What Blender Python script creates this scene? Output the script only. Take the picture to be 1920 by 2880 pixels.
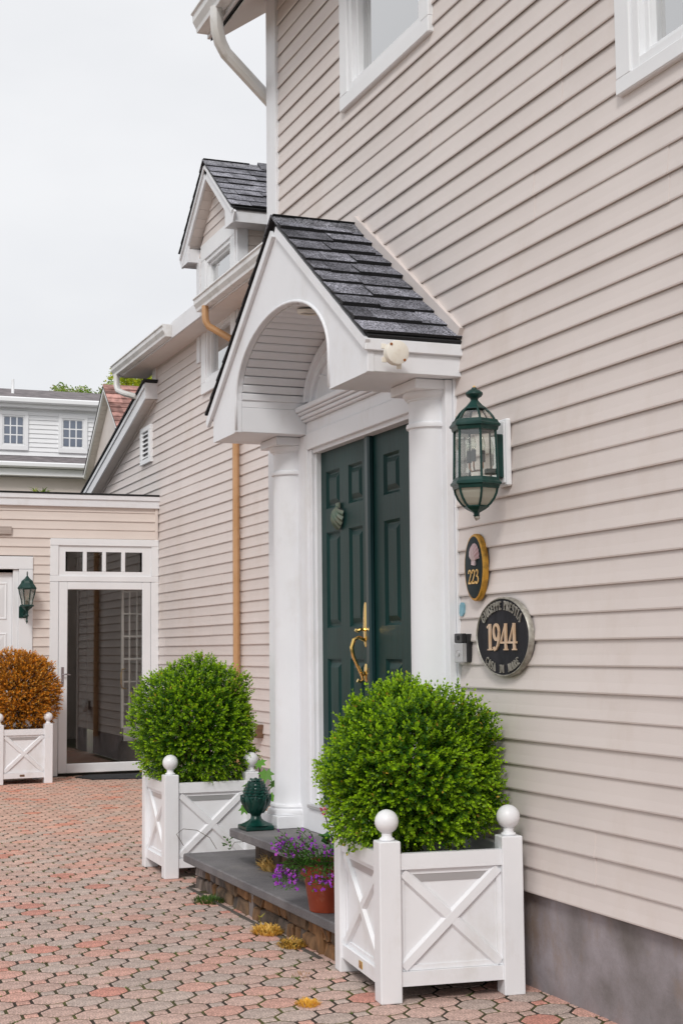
import bpy, bmesh, math, random
import numpy as np
from mathutils import Vector, Matrix
random.seed(7); np.random.seed(7)
R = math.radians
scene = bpy.context.scene
for o in list(bpy.data.objects): bpy.data.objects.remove(o, do_unlink=True)

# ------------------------------------------------------------------ camera
H = 1.375                                   # eye height above the paving
cam_d = bpy.data.cameras.new('camera'); cam = bpy.data.objects.new('camera', cam_d)
scene.collection.objects.link(cam); scene.camera = cam
cam_d.sensor_fit = 'HORIZONTAL'; cam_d.sensor_width = 24.0; cam_d.lens = 4150 / 1920 * 24.0
cam_d.clip_start = 0.05; cam_d.clip_end = 2000
pitch, yaw, roll = .092937, .377542, -.010366
fw = Vector((math.sin(yaw) * math.cos(pitch), math.cos(yaw) * math.cos(pitch), math.sin(pitch)))
rt = Vector((math.cos(yaw), -math.sin(yaw), 0)); up = rt.cross(fw)
c_, s_ = math.cos(roll), math.sin(roll)
rt, up = rt * c_ + up * s_, up * c_ - rt * s_
m = Matrix((rt, up, -fw)).transposed().to_4x4(); m.translation = (0, 0, H)
cam.matrix_world = m

# ------------------------------------------------------------------ sky, sun, exposure
SUN_EL, SUN_AZ = R(43), R(214)              # azimuth measured clockwise from +Y: sun stands behind and left of the viewer
world = bpy.data.worlds.new('World'); scene.world = world; world.use_nodes = True
wt = world.node_tree; wt.nodes.clear()
def wn(t, **k):
    n = wt.nodes.new(t)
    for a, b in k.items(): setattr(n, a, b)
    return n
sky = wn('ShaderNodeTexSky'); sky.sky_type = 'NISHITA'; sky.sun_disc = False
sky.sun_elevation = SUN_EL; sky.sun_rotation = SUN_AZ; sky.dust_density = 4; sky.air_density = 1.0
skm = wn('ShaderNodeMix', data_type='RGBA', blend_type='MULTIPLY'); skm.inputs[0].default_value = 1
wt.links.new(sky.outputs[0], skm.inputs[6]); skm.inputs[7].default_value = (.10, .10, .10, 1)
tc = wn('ShaderNodeTexCoord'); mp = wn('ShaderNodeMapping'); mp.inputs['Scale'].default_value = (1, 1, 2.2)
nz = wn('ShaderNodeTexNoise'); nz.inputs['Scale'].default_value = 2.6; nz.inputs['Detail'].default_value = 5; nz.inputs['Roughness'].default_value = .5
wt.links.new(tc.outputs['Generated'], mp.inputs[0]); wt.links.new(mp.outputs[0], nz.inputs[0])
cr = wn('ShaderNodeValToRGB'); cr.color_ramp.elements[0].position = .3; cr.color_ramp.elements[0].color = (.755, .765, .79, 1)
cr.color_ramp.elements[1].position = .62; cr.color_ramp.elements[1].color = (.865, .87, .885, 1)
wt.links.new(nz.outputs[0], cr.inputs[0])
mx = wn('ShaderNodeMix', data_type='RGBA'); mx.inputs[0].default_value = .93       # overcast: thin gaps only
wt.links.new(skm.outputs[2], mx.inputs[6]); wt.links.new(cr.outputs[0], mx.inputs[7])
bg = wn('ShaderNodeBackground'); bg.inputs[1].default_value = 1.0
wo = wn('ShaderNodeOutputWorld'); wt.links.new(mx.outputs[2], bg.inputs[0]); wt.links.new(bg.outputs[0], wo.inputs[0])
sun_d = bpy.data.lights.new('sun', 'SUN'); sun_d.energy = 1.5; sun_d.angle = R(14); sun_d.color = (1, .975, .94)
sun = bpy.data.objects.new('sun', sun_d); scene.collection.objects.link(sun)
sd = Vector((math.sin(SUN_AZ) * math.cos(SUN_EL), math.cos(SUN_AZ) * math.cos(SUN_EL), math.sin(SUN_EL)))
sun.rotation_euler = sd.to_track_quat('Z', 'Y').to_euler(); sun.location = (-4, -4, 9)
scene.render.engine = 'CYCLES'
vs = scene.view_settings; vs.view_transform = 'Standard'; vs.look = 'None'; vs.exposure = 0.13; vs.gamma = 1; vs.use_curve_mapping = False

# ------------------------------------------------------------------ materials
MATS = {}
def mat(name, col=(.8, .8, .8), rough=.5, metal=0, col2=None, nscale=6, nstretch=(1, 1, 1), ramp=(.35, .65), bump=0, bscale=60, bstretch=(1, 1, 1),
        spec=.5, objcol=None, speck=None, sscale=300, trans=None, detail=4, dirt=None, dscale=3, coat=0):
    mt = bpy.data.materials.new(name); mt.use_nodes = True; nt = mt.node_tree; N = nt.nodes; L = nt.links
    b = N['Principled BSDF']; b.inputs['Roughness'].default_value = rough; b.inputs['Metallic'].default_value = metal
    b.inputs['Specular IOR Level'].default_value = spec; b.inputs['Coat Weight'].default_value = coat
    tcn = N.new('ShaderNodeTexCoord')
    def noise(sc, st, det=4, r=.55):
        mpn = N.new('ShaderNodeMapping'); mpn.inputs['Scale'].default_value = st; L.new(tcn.outputs['Object'], mpn.inputs[0])
        n = N.new('ShaderNodeTexNoise'); n.inputs['Scale'].default_value = sc; n.inputs['Detail'].default_value = det; n.inputs['Roughness'].default_value = r
        L.new(mpn.outputs[0], n.inputs[0]); return n.outputs[0]
    def ramp_(f, p0, p1, a, bb):
        r = N.new('ShaderNodeValToRGB'); r.color_ramp.elements[0].position = p0; r.color_ramp.elements[1].position = p1
        r.color_ramp.elements[0].color = (*a, 1); r.color_ramp.elements[1].color = (*bb, 1); L.new(f, r.inputs[0]); return r.outputs[0]
    def mix(f, a, bb, mode='MIX'):
        x = N.new('ShaderNodeMix'); x.data_type = 'RGBA'; x.blend_type = mode
        for sock, v in ((x.inputs[0], f), (x.inputs[6], a), (x.inputs[7], bb)):
            if isinstance(v, (int, float)): sock.default_value = v
            elif isinstance(v, tuple): sock.default_value = (*v, 1)
            else: L.new(v, sock)
        return x.outputs[2]
    out = col
    if objcol == 'object':
        oi = N.new('ShaderNodeObjectInfo'); out = oi.outputs['Color']
    elif objcol == 'attr':
        at = N.new('ShaderNodeAttribute'); at.attribute_name = 'tint'; out = at.outputs['Color']
    if col2 is not None:
        n = noise(nscale, nstretch, detail)
        if objcol: out = mix(1.0, out, ramp_(n, *ramp, col, col2), 'MULTIPLY')
        else: out = ramp_(n, *ramp, col, col2)
    if dirt is not None:
        n = noise(dscale, (1, 1, .6), 8, .7); f = ramp_(n, .52, .78, (0, 0, 0), (1, 1, 1))
        out = mix(f, out if not isinstance(out, tuple) else out, dirt)
    if speck is not None:
        n = noise(sscale, (1, 1, 1), 2); f = ramp_(n, .38, .66, speck[0], speck[1]); out = mix(1.0, out, f, 'MULTIPLY')
    if isinstance(out, tuple): b.inputs['Base Color'].default_value = (*out, 1)
    else: L.new(out, b.inputs['Base Color'])
    if bump:
        n = noise(bscale, bstretch, 5, .6); bp = N.new('ShaderNodeBump'); bp.inputs['Strength'].default_value = bump; bp.inputs['Distance'].default_value = .004
        L.new(n, bp.inputs['Height']); L.new(bp.outputs[0], b.inputs['Normal'])
    if trans:
        tr = N.new('ShaderNodeBsdfTranslucent'); ms = N.new('ShaderNodeMixShader'); ms.inputs[0].default_value = trans
        if isinstance(out, tuple): tr.inputs[0].default_value = (*out, 1)
        else: L.new(out, tr.inputs[0])
        L.new(b.outputs[0], ms.inputs[1]); L.new(tr.outputs[0], ms.inputs[2]); L.new(ms.outputs[0], N['Material Output'].inputs[0])
    MATS[name] = mt; return mt
def glass(name, refl=.12, tint=(.95, .97, .97), rough=.0):
    mt = bpy.data.materials.new(name); mt.use_nodes = True; nt = mt.node_tree; N = nt.nodes; L = nt.links; N.clear()
    o = N.new('ShaderNodeOutputMaterial'); t = N.new('ShaderNodeBsdfTransparent'); t.inputs[0].default_value = (*tint, 1)
    g = N.new('ShaderNodeBsdfGlossy'); g.inputs['Roughness'].default_value = rough; g.inputs[0].default_value = (1, 1, 1, 1)
    fr = N.new('ShaderNodeLayerWeight'); fr.inputs[0].default_value = .35
    ad = N.new('ShaderNodeMath'); ad.operation = 'MULTIPLY_ADD'; ad.inputs[1].default_value = .6; ad.inputs[2].default_value = refl; ad.use_clamp = True
    L.new(fr.outputs['Fresnel'], ad.inputs[0])
    mxs = N.new('ShaderNodeMixShader'); L.new(ad.outputs[0], mxs.inputs[0]); L.new(t.outputs[0], mxs.inputs[1]); L.new(g.outputs[0], mxs.inputs[2]); L.new(mxs.outputs[0], o.inputs[0])
    MATS[name] = mt; return mt

mat('siding', (.665, .60, .572), .5, col2=(.71, .645, .617), nscale=1.3, nstretch=(1, 1, 1), bump=.10, bscale=14, bstretch=(6, .7, 28), dirt=(.61, .53, .48), dscale=1.3)
mat('siding_y', (.70, .62, .57), .5, col2=(.74, .66, .61), nscale=1.3, bump=.10, bscale=14, bstretch=(.7, 6, 28))
mat('white', (.77, .78, .81), .42, col2=(.81, .82, .85), nscale=2.5, bump=.07, bscale=45, dirt=(.70, .69, .69), dscale=3.4)
mat('planter_white', (.79, .80, .825), .38, col2=(.83, .84, .865), nscale=3, bump=.05, bscale=50, dirt=(.70, .69, .68), dscale=4.5)
mat('white_clean', (.80, .81, .83), .35, col2=(.84, .85, .87), nscale=2)
mat('gutter_white', (.70, .70, .70), .35, col2=(.78, .78, .78), nscale=5, dirt=(.48, .46, .42), dscale=5)
mat('soffit', (.68, .63, .60), .55, col2=(.72, .67, .64), nscale=3)
mat('downspout_white', (.66, .65, .62), .4, col2=(.74, .74, .74), nscale=4, dirt=(.38, .34, .26), dscale=9)
mat('tan_metal', (.50, .28, .13), .42, col2=(.56, .33, .17), nscale=5)
mat('shingle', (.6, .6, .6), .95, objcol='object', col2=(1.3, 1.3, 1.3), nscale=9, speck=((.30, .30, .31), (2.5, 2.5, 2.6)), sscale=120, bump=.6, bscale=260, spec=.2)
mat('roof_black', (.018, .018, .02), .9, speck=((.5, .5, .5), (1.6, 1.6, 1.6)), sscale=300)
mat('far_roof_grey', (.085, .075, .08), .95, col2=(.27, .24, .245), nscale=3.2, nstretch=(1, 3, 6), bump=.3, bscale=20)
mat('far_roof_pink', (.6, .6, .6), .95, objcol='object', col2=(1.25, 1.25, 1.25), nscale=6, spec=.2)
mat('door_green', (.0035, .026, .024), .34, spec=.16, col2=(.006, .036, .033), nscale=5, nstretch=(1, 6, .6), bump=.22, bscale=40, bstretch=(1, 5, .3), dirt=(.012, .050, .045), dscale=2.0)
mat('astragal', (.010, .035, .038), .3)
mat('lamp_green', (.003, .032, .027), .36, spec=.35, col2=(.006, .045, .038), nscale=12, bump=.15, bscale=60, dirt=(.03, .07, .06), dscale=16)
mat('finial_green', (.002, .030, .023), .3, spec=.45, col2=(.006, .055, .042), nscale=16, bump=.1, bscale=40)
mat('brass', (.78, .52, .16), .16, metal=1, col2=(.85, .62, .24), nscale=10)
mat('steel', (.42, .38, .40), .3, metal=1)
mat('silver', (.55, .55, .56), .35, metal=.6)
mat('black_plastic', (.012, .012, .014), .35)
mat('black_rubber', (.018, .02, .024), .85, bump=.4, bscale=60)
mat('bronze_green', (.07, .12, .085), .5, col2=(.14, .15, .11), nscale=25, bump=.2, bscale=80)
mat('sign_green', (.005, .016, .020), .5, spec=.2, col2=(.009, .024, .029), nscale=10)
mat('sign_black', (.006, .007, .011), .55, spec=.2, col2=(.022, .023, .03), nscale=14, nstretch=(1, 1, .3), bump=.15, bscale=80)
mat('gold', (.62, .33, .05), .4, metal=.55, col2=(.20, .11, .03), nscale=22, ramp=(.45, .72))
mat('gold_paint', (.70, .42, .13), .45, col2=(.85, .58, .24), nscale=30)
mat('pewter', (.26, .245, .21), .45, metal=.4, col2=(.48, .46, .41), nscale=30, dirt=(.16, .15, .13), dscale=25)
mat('copper_paint', (.58, .38, .22), .45, col2=(.66, .50, .38), nscale=14)
mat('shell_pink', (.55, .36, .38), .5, col2=(.72, .60, .62), nscale=18, nstretch=(1, 2.5, .6))
mat('sticker_blue', (.16, .36, .45), .4, col2=(.24, .44, .52), nscale=60)
mat('box_cream', (.80, .76, .68), .45, dirt=(.70, .62, .50), dscale=12)
mat('rust', (.28, .09, .02), .7)
mat('slab', (.115, .108, .113), .75, col2=(.175, .165, .17), nscale=3.5, bump=.35, bscale=70, speck=((.8, .8, .8), (1.18, 1.18, 1.18)), sscale=160, dirt=(.24, .225, .21), dscale=2.2)
mat('stone', (.25, .25, .25), .9, objcol='object', col2=(1.25, 1.15, 1.05), ramp=(.3, .72), nscale=16, nstretch=(1, 1, .35), bump=1, bscale=24)
mat('mortar', (.055, .045, .038), .95, col2=(.10, .085, .07), nscale=14, bump=.8, bscale=40)
mat('concrete', (.165, .145, .14), .9, col2=(.37, .335, .36), nscale=3.0, ramp=(.34, .68), bump=1.0, bscale=16, bstretch=(1, 1, 1.2), detail=9, dirt=(.25, .17, .11), dscale=3.1)
mat('terracotta', (.23, .034, .012), .5, col2=(.33, .058, .022), nscale=7, bump=.15, bscale=40, dirt=(.42, .19, .13), dscale=10)
mat('soil', (.035, .024, .016), .95, bump=1, bscale=60)
mat('bed', (.030, .020, .012), .95, col2=(.085, .085, .014), nscale=5.5, ramp=(.45, .62), bump=.8, bscale=90, detail=8)
PAV = dict(rough=.92, col=(.85, .85, .85), col2=(1.15, 1.15, 1.15), nscale=12, speck=((.66, .66, .66), (1.44, 1.42, 1.40)), sscale=115, bump=.55, bscale=170, spec=.25)
mat('paver', objcol='object', **PAV); mat('paver_field', objcol='attr', **PAV)
mat('earth', (.12, .10, .08), .95, col2=(.09, .11, .05), nscale=.6)
mat('leaf', rough=.40, objcol='attr', trans=.36, spec=.40)
mat('petal', rough=.6, objcol='attr', trans=.3)
mat('twig', (.055, .040, .022), .9)
mat('bark', (.12, .09, .065), .9, bump=.6, bscale=20)
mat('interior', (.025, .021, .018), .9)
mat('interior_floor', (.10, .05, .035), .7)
mat('wood_dark', (.13, .07, .04), .6, col2=(.2, .11, .06), nscale=5, nstretch=(1, 1, 8))
mat('plank_grey', (.34, .28, .25), .8, col2=(.50, .43, .39), nscale=6, nstretch=(.4, 4, 14))
mat('fence_wood', (.30, .21, .14), .85, col2=(.42, .31, .21), nscale=4, nstretch=(6, 6, .4))
mat('curtain', (.84, .88, .93), .8, trans=.10)
mat('curtain_teal', (.22, .36, .40), .8)
mat('bulb', (.75, .74, .70), .1, spec=.8, trans=.5)
mat('socket', (.05, .06, .065), .5)
mat('copper', (.42, .22, .13), .4, metal=.8)
mat('frosted', (.66, .64, .55), .4, trans=.55)
mat('far_white', (.86, .865, .88), .5)
mat('far_glass', (.16, .19, .25), .15, spec=.7)
mat('far_dark', (.05, .045, .04), .9)
glass('window_glass', .52, (.95, .97, .99)); glass('door_glass', .045, (.86, .86, .84)); glass('lamp_glass', .11, (.90, .92, .88))
mat('tube_white', (.72, .70, .68), .5)

# ------------------------------------------------------------------ mesh helpers
ORG = {}
col_root = scene.collection
class MB:
    def __init__(s): s.v = []; s.f = []; s.c = []
    def add(s, vs, fs, c=None):
        n = len(s.v); s.v += [tuple(v) for v in vs]; s.f += [tuple(i + n for i in f) for f in fs]
        if c is not None: s.c += [c] * len(fs)
        return s
    def box(s, x0, x1, y0, y1, z0, z1):
        v = [(x, y, z) for x in (x0, x1) for y in (y0, y1) for z in (z0, z1)]
        return s.add(v, [(0, 1, 3, 2), (4, 6, 7, 5), (0, 4, 5, 1), (2, 3, 7, 6), (0, 2, 6, 4), (1, 5, 7, 3)])
    def cbox(s, x0, x1, y0, y1, z0, z1, b=.004, M=None):
        b = min(b, abs(x1 - x0) * .45, abs(y1 - y0) * .45, abs(z1 - z0) * .45)
        vs = []; idx = {}
        for i, (xa, sx) in enumerate(((x0, 1), (x1, -1))):
            for j, (ya, sy) in enumerate(((y0, 1), (y1, -1))):
                for k, (za, sz) in enumerate(((z0, 1), (z1, -1))):
                    for a in range(3):
                        d = [b * sx, b * sy, b * sz]; d[a] = 0
                        idx[(i, j, k, a)] = len(vs); vs.append(Vector((xa + d[0], ya + d[1], za + d[2])))
        fs = []
        for i in (0, 1): fs.append([idx[(i, j, k, 0)] for j, k in ((0, 0), (1, 0), (1, 1), (0, 1))])
        for j in (0, 1): fs.append([idx[(i, j, k, 1)] for i, k in ((0, 0), (1, 0), (1, 1), (0, 1))])
        for k in (0, 1): fs.append([idx[(i, j, k, 2)] for i, j in ((0, 0), (1, 0), (1, 1), (0, 1))])
        for j in (0, 1):
            for k in (0, 1): fs.append([idx[(0, j, k, 1)], idx[(1, j, k, 1)], idx[(1, j, k, 2)], idx[(0, j, k, 2)]])
        for i in (0, 1):
            for k in (0, 1): fs.append([idx[(i, 0, k, 0)], idx[(i, 1, k, 0)], idx[(i, 1, k, 2)], idx[(i, 0, k, 2)]])
            for j in (0, 1): fs.append([idx[(i, j, 0, 0)], idx[(i, j, 1, 0)], idx[(i, j, 1, 1)], idx[(i, j, 0, 1)]])
        for i in (0, 1):
            for j in (0, 1):
                for k in (0, 1): fs.append([idx[(i, j, k, a)] for a in range(3)])
        if M is not None: vs = [M @ v for v in vs]
        return s.add(vs, fs)
    def prism(s, poly, axis, a, b):
        """closed polygon of 2-d points extruded along an axis; points give the other two axes in x,y,z order"""
        def p3(q, t): return (t, q[0], q[1]) if axis == 'x' else (q[0], t, q[1]) if axis == 'y' else (q[0], q[1], t)
        n = len(poly); v = [p3(q, a) for q in poly] + [p3(q, b) for q in poly]
        f = [tuple(range(n)), tuple(range(2 * n - 1, n - 1, -1))] + [(i, (i + 1) % n, n + (i + 1) % n, n + i) for i in range(n)]
        return s.add(v, f)
    def lathe(s, prof, c=(0, 0, 0), n=24, a0=0, a1=2 * math.pi, M=None):
        full = abs(a1 - a0 - 2 * math.pi) < 1e-6; m_ = n if full else n + 1; v = []
        for r, z in prof:
            for i in range(m_):
                a = a0 + (a1 - a0) * i / n; p = Vector((r * math.cos(a), r * math.sin(a), z))
                if M is not None: p = M @ p
                v.append((p.x + c[0], p.y + c[1], p.z + c[2]))
        f = []
        for j in range(len(prof) - 1):
            for i in range(n if full else m_ - 1):
                i2 = (i + 1) % m_; f.append((j * m_ + i, j * m_ + i2, (j + 1) * m_ + i2, (j + 1) * m_ + i))
        return s.add(v, f)
    def tube(s, path, r, n=8, flat=1.0):
        P = [Vector(p) for p in path]; rs = r if isinstance(r, (list, tuple)) else [r] * len(P); v = []; f = []; pn = None
        for i, p in enumerate(P):
            t = (P[min(i + 1, len(P) - 1)] - P[max(i - 1, 0)]).normalized()
            if pn is None: pn = t.orthogonal().normalized()
            else: pn = (pn - t * pn.dot(t)).normalized()
            bn = t.cross(pn)
            for k in range(n):
                a = 2 * math.pi * k / n; v.append(p + (pn * math.cos(a) + bn * math.sin(a) * flat) * rs[i])
        for i in range(len(P) - 1):
            for k in range(n): f.append((i * n + k, i * n + (k + 1) % n, (i + 1) * n + (k + 1) % n, (i + 1) * n + k))
        f.append(tuple(range(n))); f.append(tuple(range((len(P) - 1) * n, len(P) * n)))
        return s.add(v, f)
    def sphere(s, c, r, n=20, m_=12, sc=(1, 1, 1)):
        prof = [(max(1e-4, math.sin(math.pi * j / m_)) * r, -math.cos(math.pi * j / m_) * r) for j in range(m_ + 1)]
        return s.lathe(prof, c, n, M=Matrix.Diagonal((*sc, 1)))
    def mesh(s, name, m_, smooth=False, off=(0, 0, 0), norm=True):
        me = bpy.data.meshes.new(name); me.from_pydata([(a - off[0], b - off[1], c - off[2]) for a, b, c in s.v], [], s.f)
        if m_: me.materials.append(MATS[m_])
        if s.c and len(s.c) == len(s.f):
            ca = me.color_attributes.new('tint', 'FLOAT_COLOR', 'CORNER'); buf = []
            for p, c in zip(me.polygons, s.c): buf += [(*c, 1)] * p.loop_total
            ca.data.foreach_set('color', np.array(buf, dtype=np.float32).ravel())
        if norm:
            bm = bmesh.new(); bm.from_mesh(me); bmesh.ops.recalc_face_normals(bm, faces=bm.faces[:]); bm.to_mesh(me); bm.free()
        if smooth == 'auto':
            me.polygons.foreach_set('use_smooth', [True] * len(me.polygons))
            me.set_sharp_from_angle(angle=R(35))
        elif smooth: me.polygons.foreach_set('use_smooth', [True] * len(me.polygons))
        return me
    def build(s, name, m_, parent=None, smooth=False, norm=True):
        off = ORG.get(parent.name, (0, 0, 0)) if parent else (0, 0, 0)
        return link(name, s.mesh(name, m_, smooth, off, norm), parent)
def link(name, me, parent=None):
    o = bpy.data.objects.new(name, me); col_root.objects.link(o)
    if parent:
        o.parent = parent
        if parent.name in ORG: ORG[o.name] = ORG[parent.name]
    return o
def thing(name, label, cat, loc=(0, 0, 0), group=None, world_parts=True, rotz=0):
    o = bpy.data.objects.new(name, None); col_root.objects.link(o); o.location = loc; o.rotation_euler = (0, 0, rotz); o.empty_display_size = .1
    o['label'] = label; o['category'] = cat
    if group: o['group'] = group
    if world_parts: ORG[o.name] = tuple(loc)
    return o
def tag(o, label, cat, group=None, kind=None):
    o['label'] = label
    if cat: o['category'] = cat
    if group: o['group'] = group
    if kind: o['kind'] = kind
    return o
def rect_holes(y0, y1, z0, z1, holes):
    ys = sorted({y0, y1, *[min(max(h[i], y0), y1) for h in holes for i in (0, 1)]}); zs = sorted({z0, z1, *[min(max(h[i], z0), z1) for h in holes for i in (2, 3)]})
    for a, b in zip(ys[:-1], ys[1:]):
        for c, d in zip(zs[:-1], zs[1:]):
            cy, cz = (a + b) / 2, (c + d) / 2
            if not any(h[0] < cy < h[1] and h[2] < cz < h[3] for h in holes): yield a, b, c, d
def board(axis, plane, a_lo, a_hi, z, e, lip, name, m_, parent):
    """one lapped siding board. a_lo, a_hi: end position as a number or a function of height; outward is -x or -y"""
    fl = a_lo if callable(a_lo) else (lambda q: a_lo); fh = a_hi if callable(a_hi) else (lambda q: a_hi)
    prof = [(.0, z + e + .004), (-.003, z + e + .004), (-lip * .62, z + e * .42), (-lip, z + .007), (-lip + .0015, z + .0012), (-lip + .0055, z), (-lip + .006, z + .012), (-.001, z + .014), (.0, z + .014)]
    n = len(prof); v = []
    for fn in (fl, fh):
        for d, zz in prof: v.append((plane + d, fn(zz), zz) if axis == 'x' else (fn(zz), plane + d, zz))
    b = MB(); b.add(v, [tuple(range(n)), tuple(range(2 * n - 1, n - 1, -1))] + [(i, (i + 1) % n, n + (i + 1) % n, n + i) for i in range(n)])
    return b.build(name, m_, parent)
E_ = .1016
def side_wall(axis, plane, lo, hi, z0, z1, holes, parent, m_, seams=True, phase=0):
    k = 0; z = z0
    seam = None
    while z < z1 - .01:
        e = min(E_, z1 - z); zm = z + e / 2
        ll = lo(zm) if callable(lo) else lo; hh = hi(zm) if callable(hi) else hi
        if (k + phase) % 2 == 0: seam = random.uniform(ll + .8, hh - .8) if (seams and hh - ll > 3) else None
        cuts = sorted([(h[0], h[1]) for h in holes if h[2] < zm < h[3]])
        segs = []; cur = (lo, ll)
        for c0, c1 in cuts:
            if c0 > cur[1] + .005: segs.append((cur[0], c0))
            cur = (c1, max(c1, cur[1]))
        if hh > cur[1] + .005: segs.append((cur[0], hi))
        for a, b in segs:
            lip = (.0155 if (k + phase) % 2 else .0130) + random.uniform(-.0006, .0006)
            av = a(zm) if callable(a) else a; bv = b(zm) if callable(b) else b
            if seam and av + .15 < seam < bv - .15:
                board(axis, plane, a, seam, z, e, lip, 'siding_board', m_, parent); board(axis, plane - .0022, seam - .02, b, z - .0012, e, lip, 'siding_board', m_, parent)
            else: board(axis, plane, a, b, z, e, lip, 'siding_board', m_, parent)
        z += E_; k += 1
def shingles(parent, p0, along, down, n_rows, width, exposure, base, rng, caps=None, mname='shingle', wmin=.13, wmax=.27, th=.010):
    """rows of roof shingles. p0 top corner, along/down unit vectors; each shingle an object"""
    along = Vector(along).normalized(); down = Vector(down).normalized(); nrm = along.cross(down).normalized()
    if nrm.z < 0: nrm = -nrm
    for r in range(n_rows):
        t = 0; t -= rng.uniform(0, .1)
        while t < width - .01:
            w = rng.uniform(wmin, wmax); a, b = max(t, 0), min(t + w, width); t += w
            if b - a < .02: continue
            lo = exposure * (r + 1) + (rng.choice((0, .016)) if r < n_rows - 1 else 0)
            M = Matrix((along, down, nrm)).transposed().to_4x4(); M.translation = Vector(p0)
            hi = exposure * r - .035; lift = .004 + rng.uniform(0, .004); thk = th + (.006 if rng.random() < .5 else 0)
            def P(u, v, n): return M @ Vector((u, v, n))
            up_ = .002; g = .0012
            v = [P(a + g, hi, up_), P(b - g, hi, up_), P(b - g, lo, lift + up_), P(a + g, lo, lift + up_), P(a + g, hi, up_ + .003), P(b - g, hi, up_ + .003), P(b - g, lo, lift + up_ + thk), P(a + g, lo, lift + up_ + thk)]
            mb = MB().add(v, [(0, 1, 2, 3), (4, 7, 6, 5), (0, 4, 5, 1), (1, 5, 6, 2), (2, 6, 7, 3), (3, 7, 4, 0)])
            o = mb.build('shingle', mname, parent); o.data.materials.append(MATS['roof_black' if mname == 'shingle' else mname])  # roof shingle edges black: underlayer colour, with the shadow between rows painted in
            for pl in o.data.polygons:
                if pl.normal.dot(nrm) < .7: pl.material_index = 1
            s = rng.uniform(.62, 1.42); o.color = (base[0] * s, base[1] * s, base[2] * s * 1.03, 1)

# ------------------------------------------------------------------ ground and paving
gd = MB().add([(-400, -400, -.06), (400, -400, -.06), (400, 400, -.06), (-400, 400, -.06)], [(0, 1, 2, 3)]).build('ground', 'earth'); tag(gd, 'bare earth under and beyond the paved yard', None, kind='structure'); 
pv = MB().add([(-4, 1.0, -.0022), (4.31, 1.0, -.0022), (4.31, 16.64, -.0022), (-4, 16.64, -.0022)], [(0, 1, 2, 3)]).build('pavement', 'bed'); tag(pv, 'yard paved with pink and grey octagonal pavers, moss in the joints', None, kind='structure')
LA, LC = Vector((.1157, -.0935)), Vector((-.1215, -.128)); O0 = Vector((1.279, 6.671)) * (1.375 / 1.39)
LA *= 1.375 / 1.39; LC *= 1.375 / 1.39
def lat(u, w): return LA * u + LC * w
tq = .293
octo = [(.5, -.5 + tq), (.5, .5 - tq), (.5 - tq, .5), (-.5 + tq, .5), (-.5, .5 - tq), (-.5, -.5 + tq), (-.5 + tq, -.5), (.5 - tq, -.5)]
sq = [(tq, 0), (0, tq), (-tq, 0), (0, -tq)]
def paver_geo(shape, gap=.0060, ch=.0035):
    pts = [lat(*q) for q in shape]; cen = Vector((0, 0)); out = []
    for inset, z in ((gap, -.045), (gap, -.002), (gap + ch, 0)):
        for p in pts:
            l = p.length; out.append((*(p * max(.1, (l - inset * 1.1) / l)), z))
    n = len(pts); f = []
    for k in (0, 1): f += [(k * n + i, k * n + (i + 1) % n, (k + 1) * n + (i + 1) % n, (k + 1) * n + i) for i in range(n)]
    f.append(tuple(range(2 * n, 3 * n))); return out, f
gO, gS = paver_geo(octo), paver_geo(sq, .0092, .0035)
meO = MB().add(*gO).mesh('paver', 'paver'); meS = MB().add(*gS).mesh('small_paver', 'paver')
def pav_col(p, rng):
    r = rng.random(); g = rng.uniform(.91, 1.09)
    warm = min(1, max(0, (p.y - 8.5) / 4)) * .55
    if r < .33 - warm * .25: c = (.455, .365, .325)
    elif r < .74: c = (.51, .36, .312)
    elif r < .95: c = (.55, .325, .27)
    else: c = (.53, .255, .205)
    c = (c[0] + .045 * warm, c[1] - .015 * warm, c[2] - .055 * warm)
    return tuple(min(1, v * g) for v in c)
rng = random.Random(11); cells = []
def keep_ground(p):
    if not (-3.4 < p.x < 4.25 and 1.6 < p.y < 16.56): return False
    if p.y < 8.62 and p.x > 3.0: return False
    if p.x > 2.47 and 6.1 < p.y < 8.6: return False
    return True
camM = cam.matrix_world.inverted()
def seen(p):
    q = camM @ Vector((p.x, p.y, 0))
    if q.z > -.5: return 0
    u = q.x / -q.z * 4150 + 960; v = 1440 - q.y / -q.z * 4150
    if u < -90 or u > 2010 or v > 2960: return 0
    if v < 2240: return 0
    return 1 / (-q.z)
for i in range(-70, 70):
    for j in range(-70, 70):
        c = O0 + lat(i, j)
        if keep_ground(c): cells.append((seen(c), 'o', c))
        c2 = O0 + lat(i + .5, j + .5)
        if keep_ground(c2): cells.append((seen(c2), 's', c2))
PB = []
for kind in ('o', 's'):
    L_ = sorted([c for c in cells if c[1] == kind], key=lambda t: -t[0])
    for n, (s, k, c) in enumerate(L_):
        col = pav_col(c, rng); dz = rng.uniform(-.0004, .0012); tx, ty = rng.gauss(0, .005), rng.gauss(0, .005); rz = rng.gauss(0, .012)
        if n < (290 if kind == 'o' else 270) and s > 0:
            o = link('paver' if kind == 'o' else 'small_paver', meO if kind == 'o' else meS, pv)
            o.location = (c.x, c.y, dz); o.rotation_euler = (tx, ty, rz); o.color = (*col, 1)
        else: PB.append((kind, c, col, dz, tx, ty))
fb = MB()
for kind, c, col, dz, tx, ty in PB:
    g = gO if kind == 'o' else gS
    fb.add([(x + c.x, y + c.y, z + dz + x * ty - y * tx) for x, y, z in g[0]], g[1], col)
o = fb.build('paver_field', 'paver_field', pv); o['kind'] = 'stuff'

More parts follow.
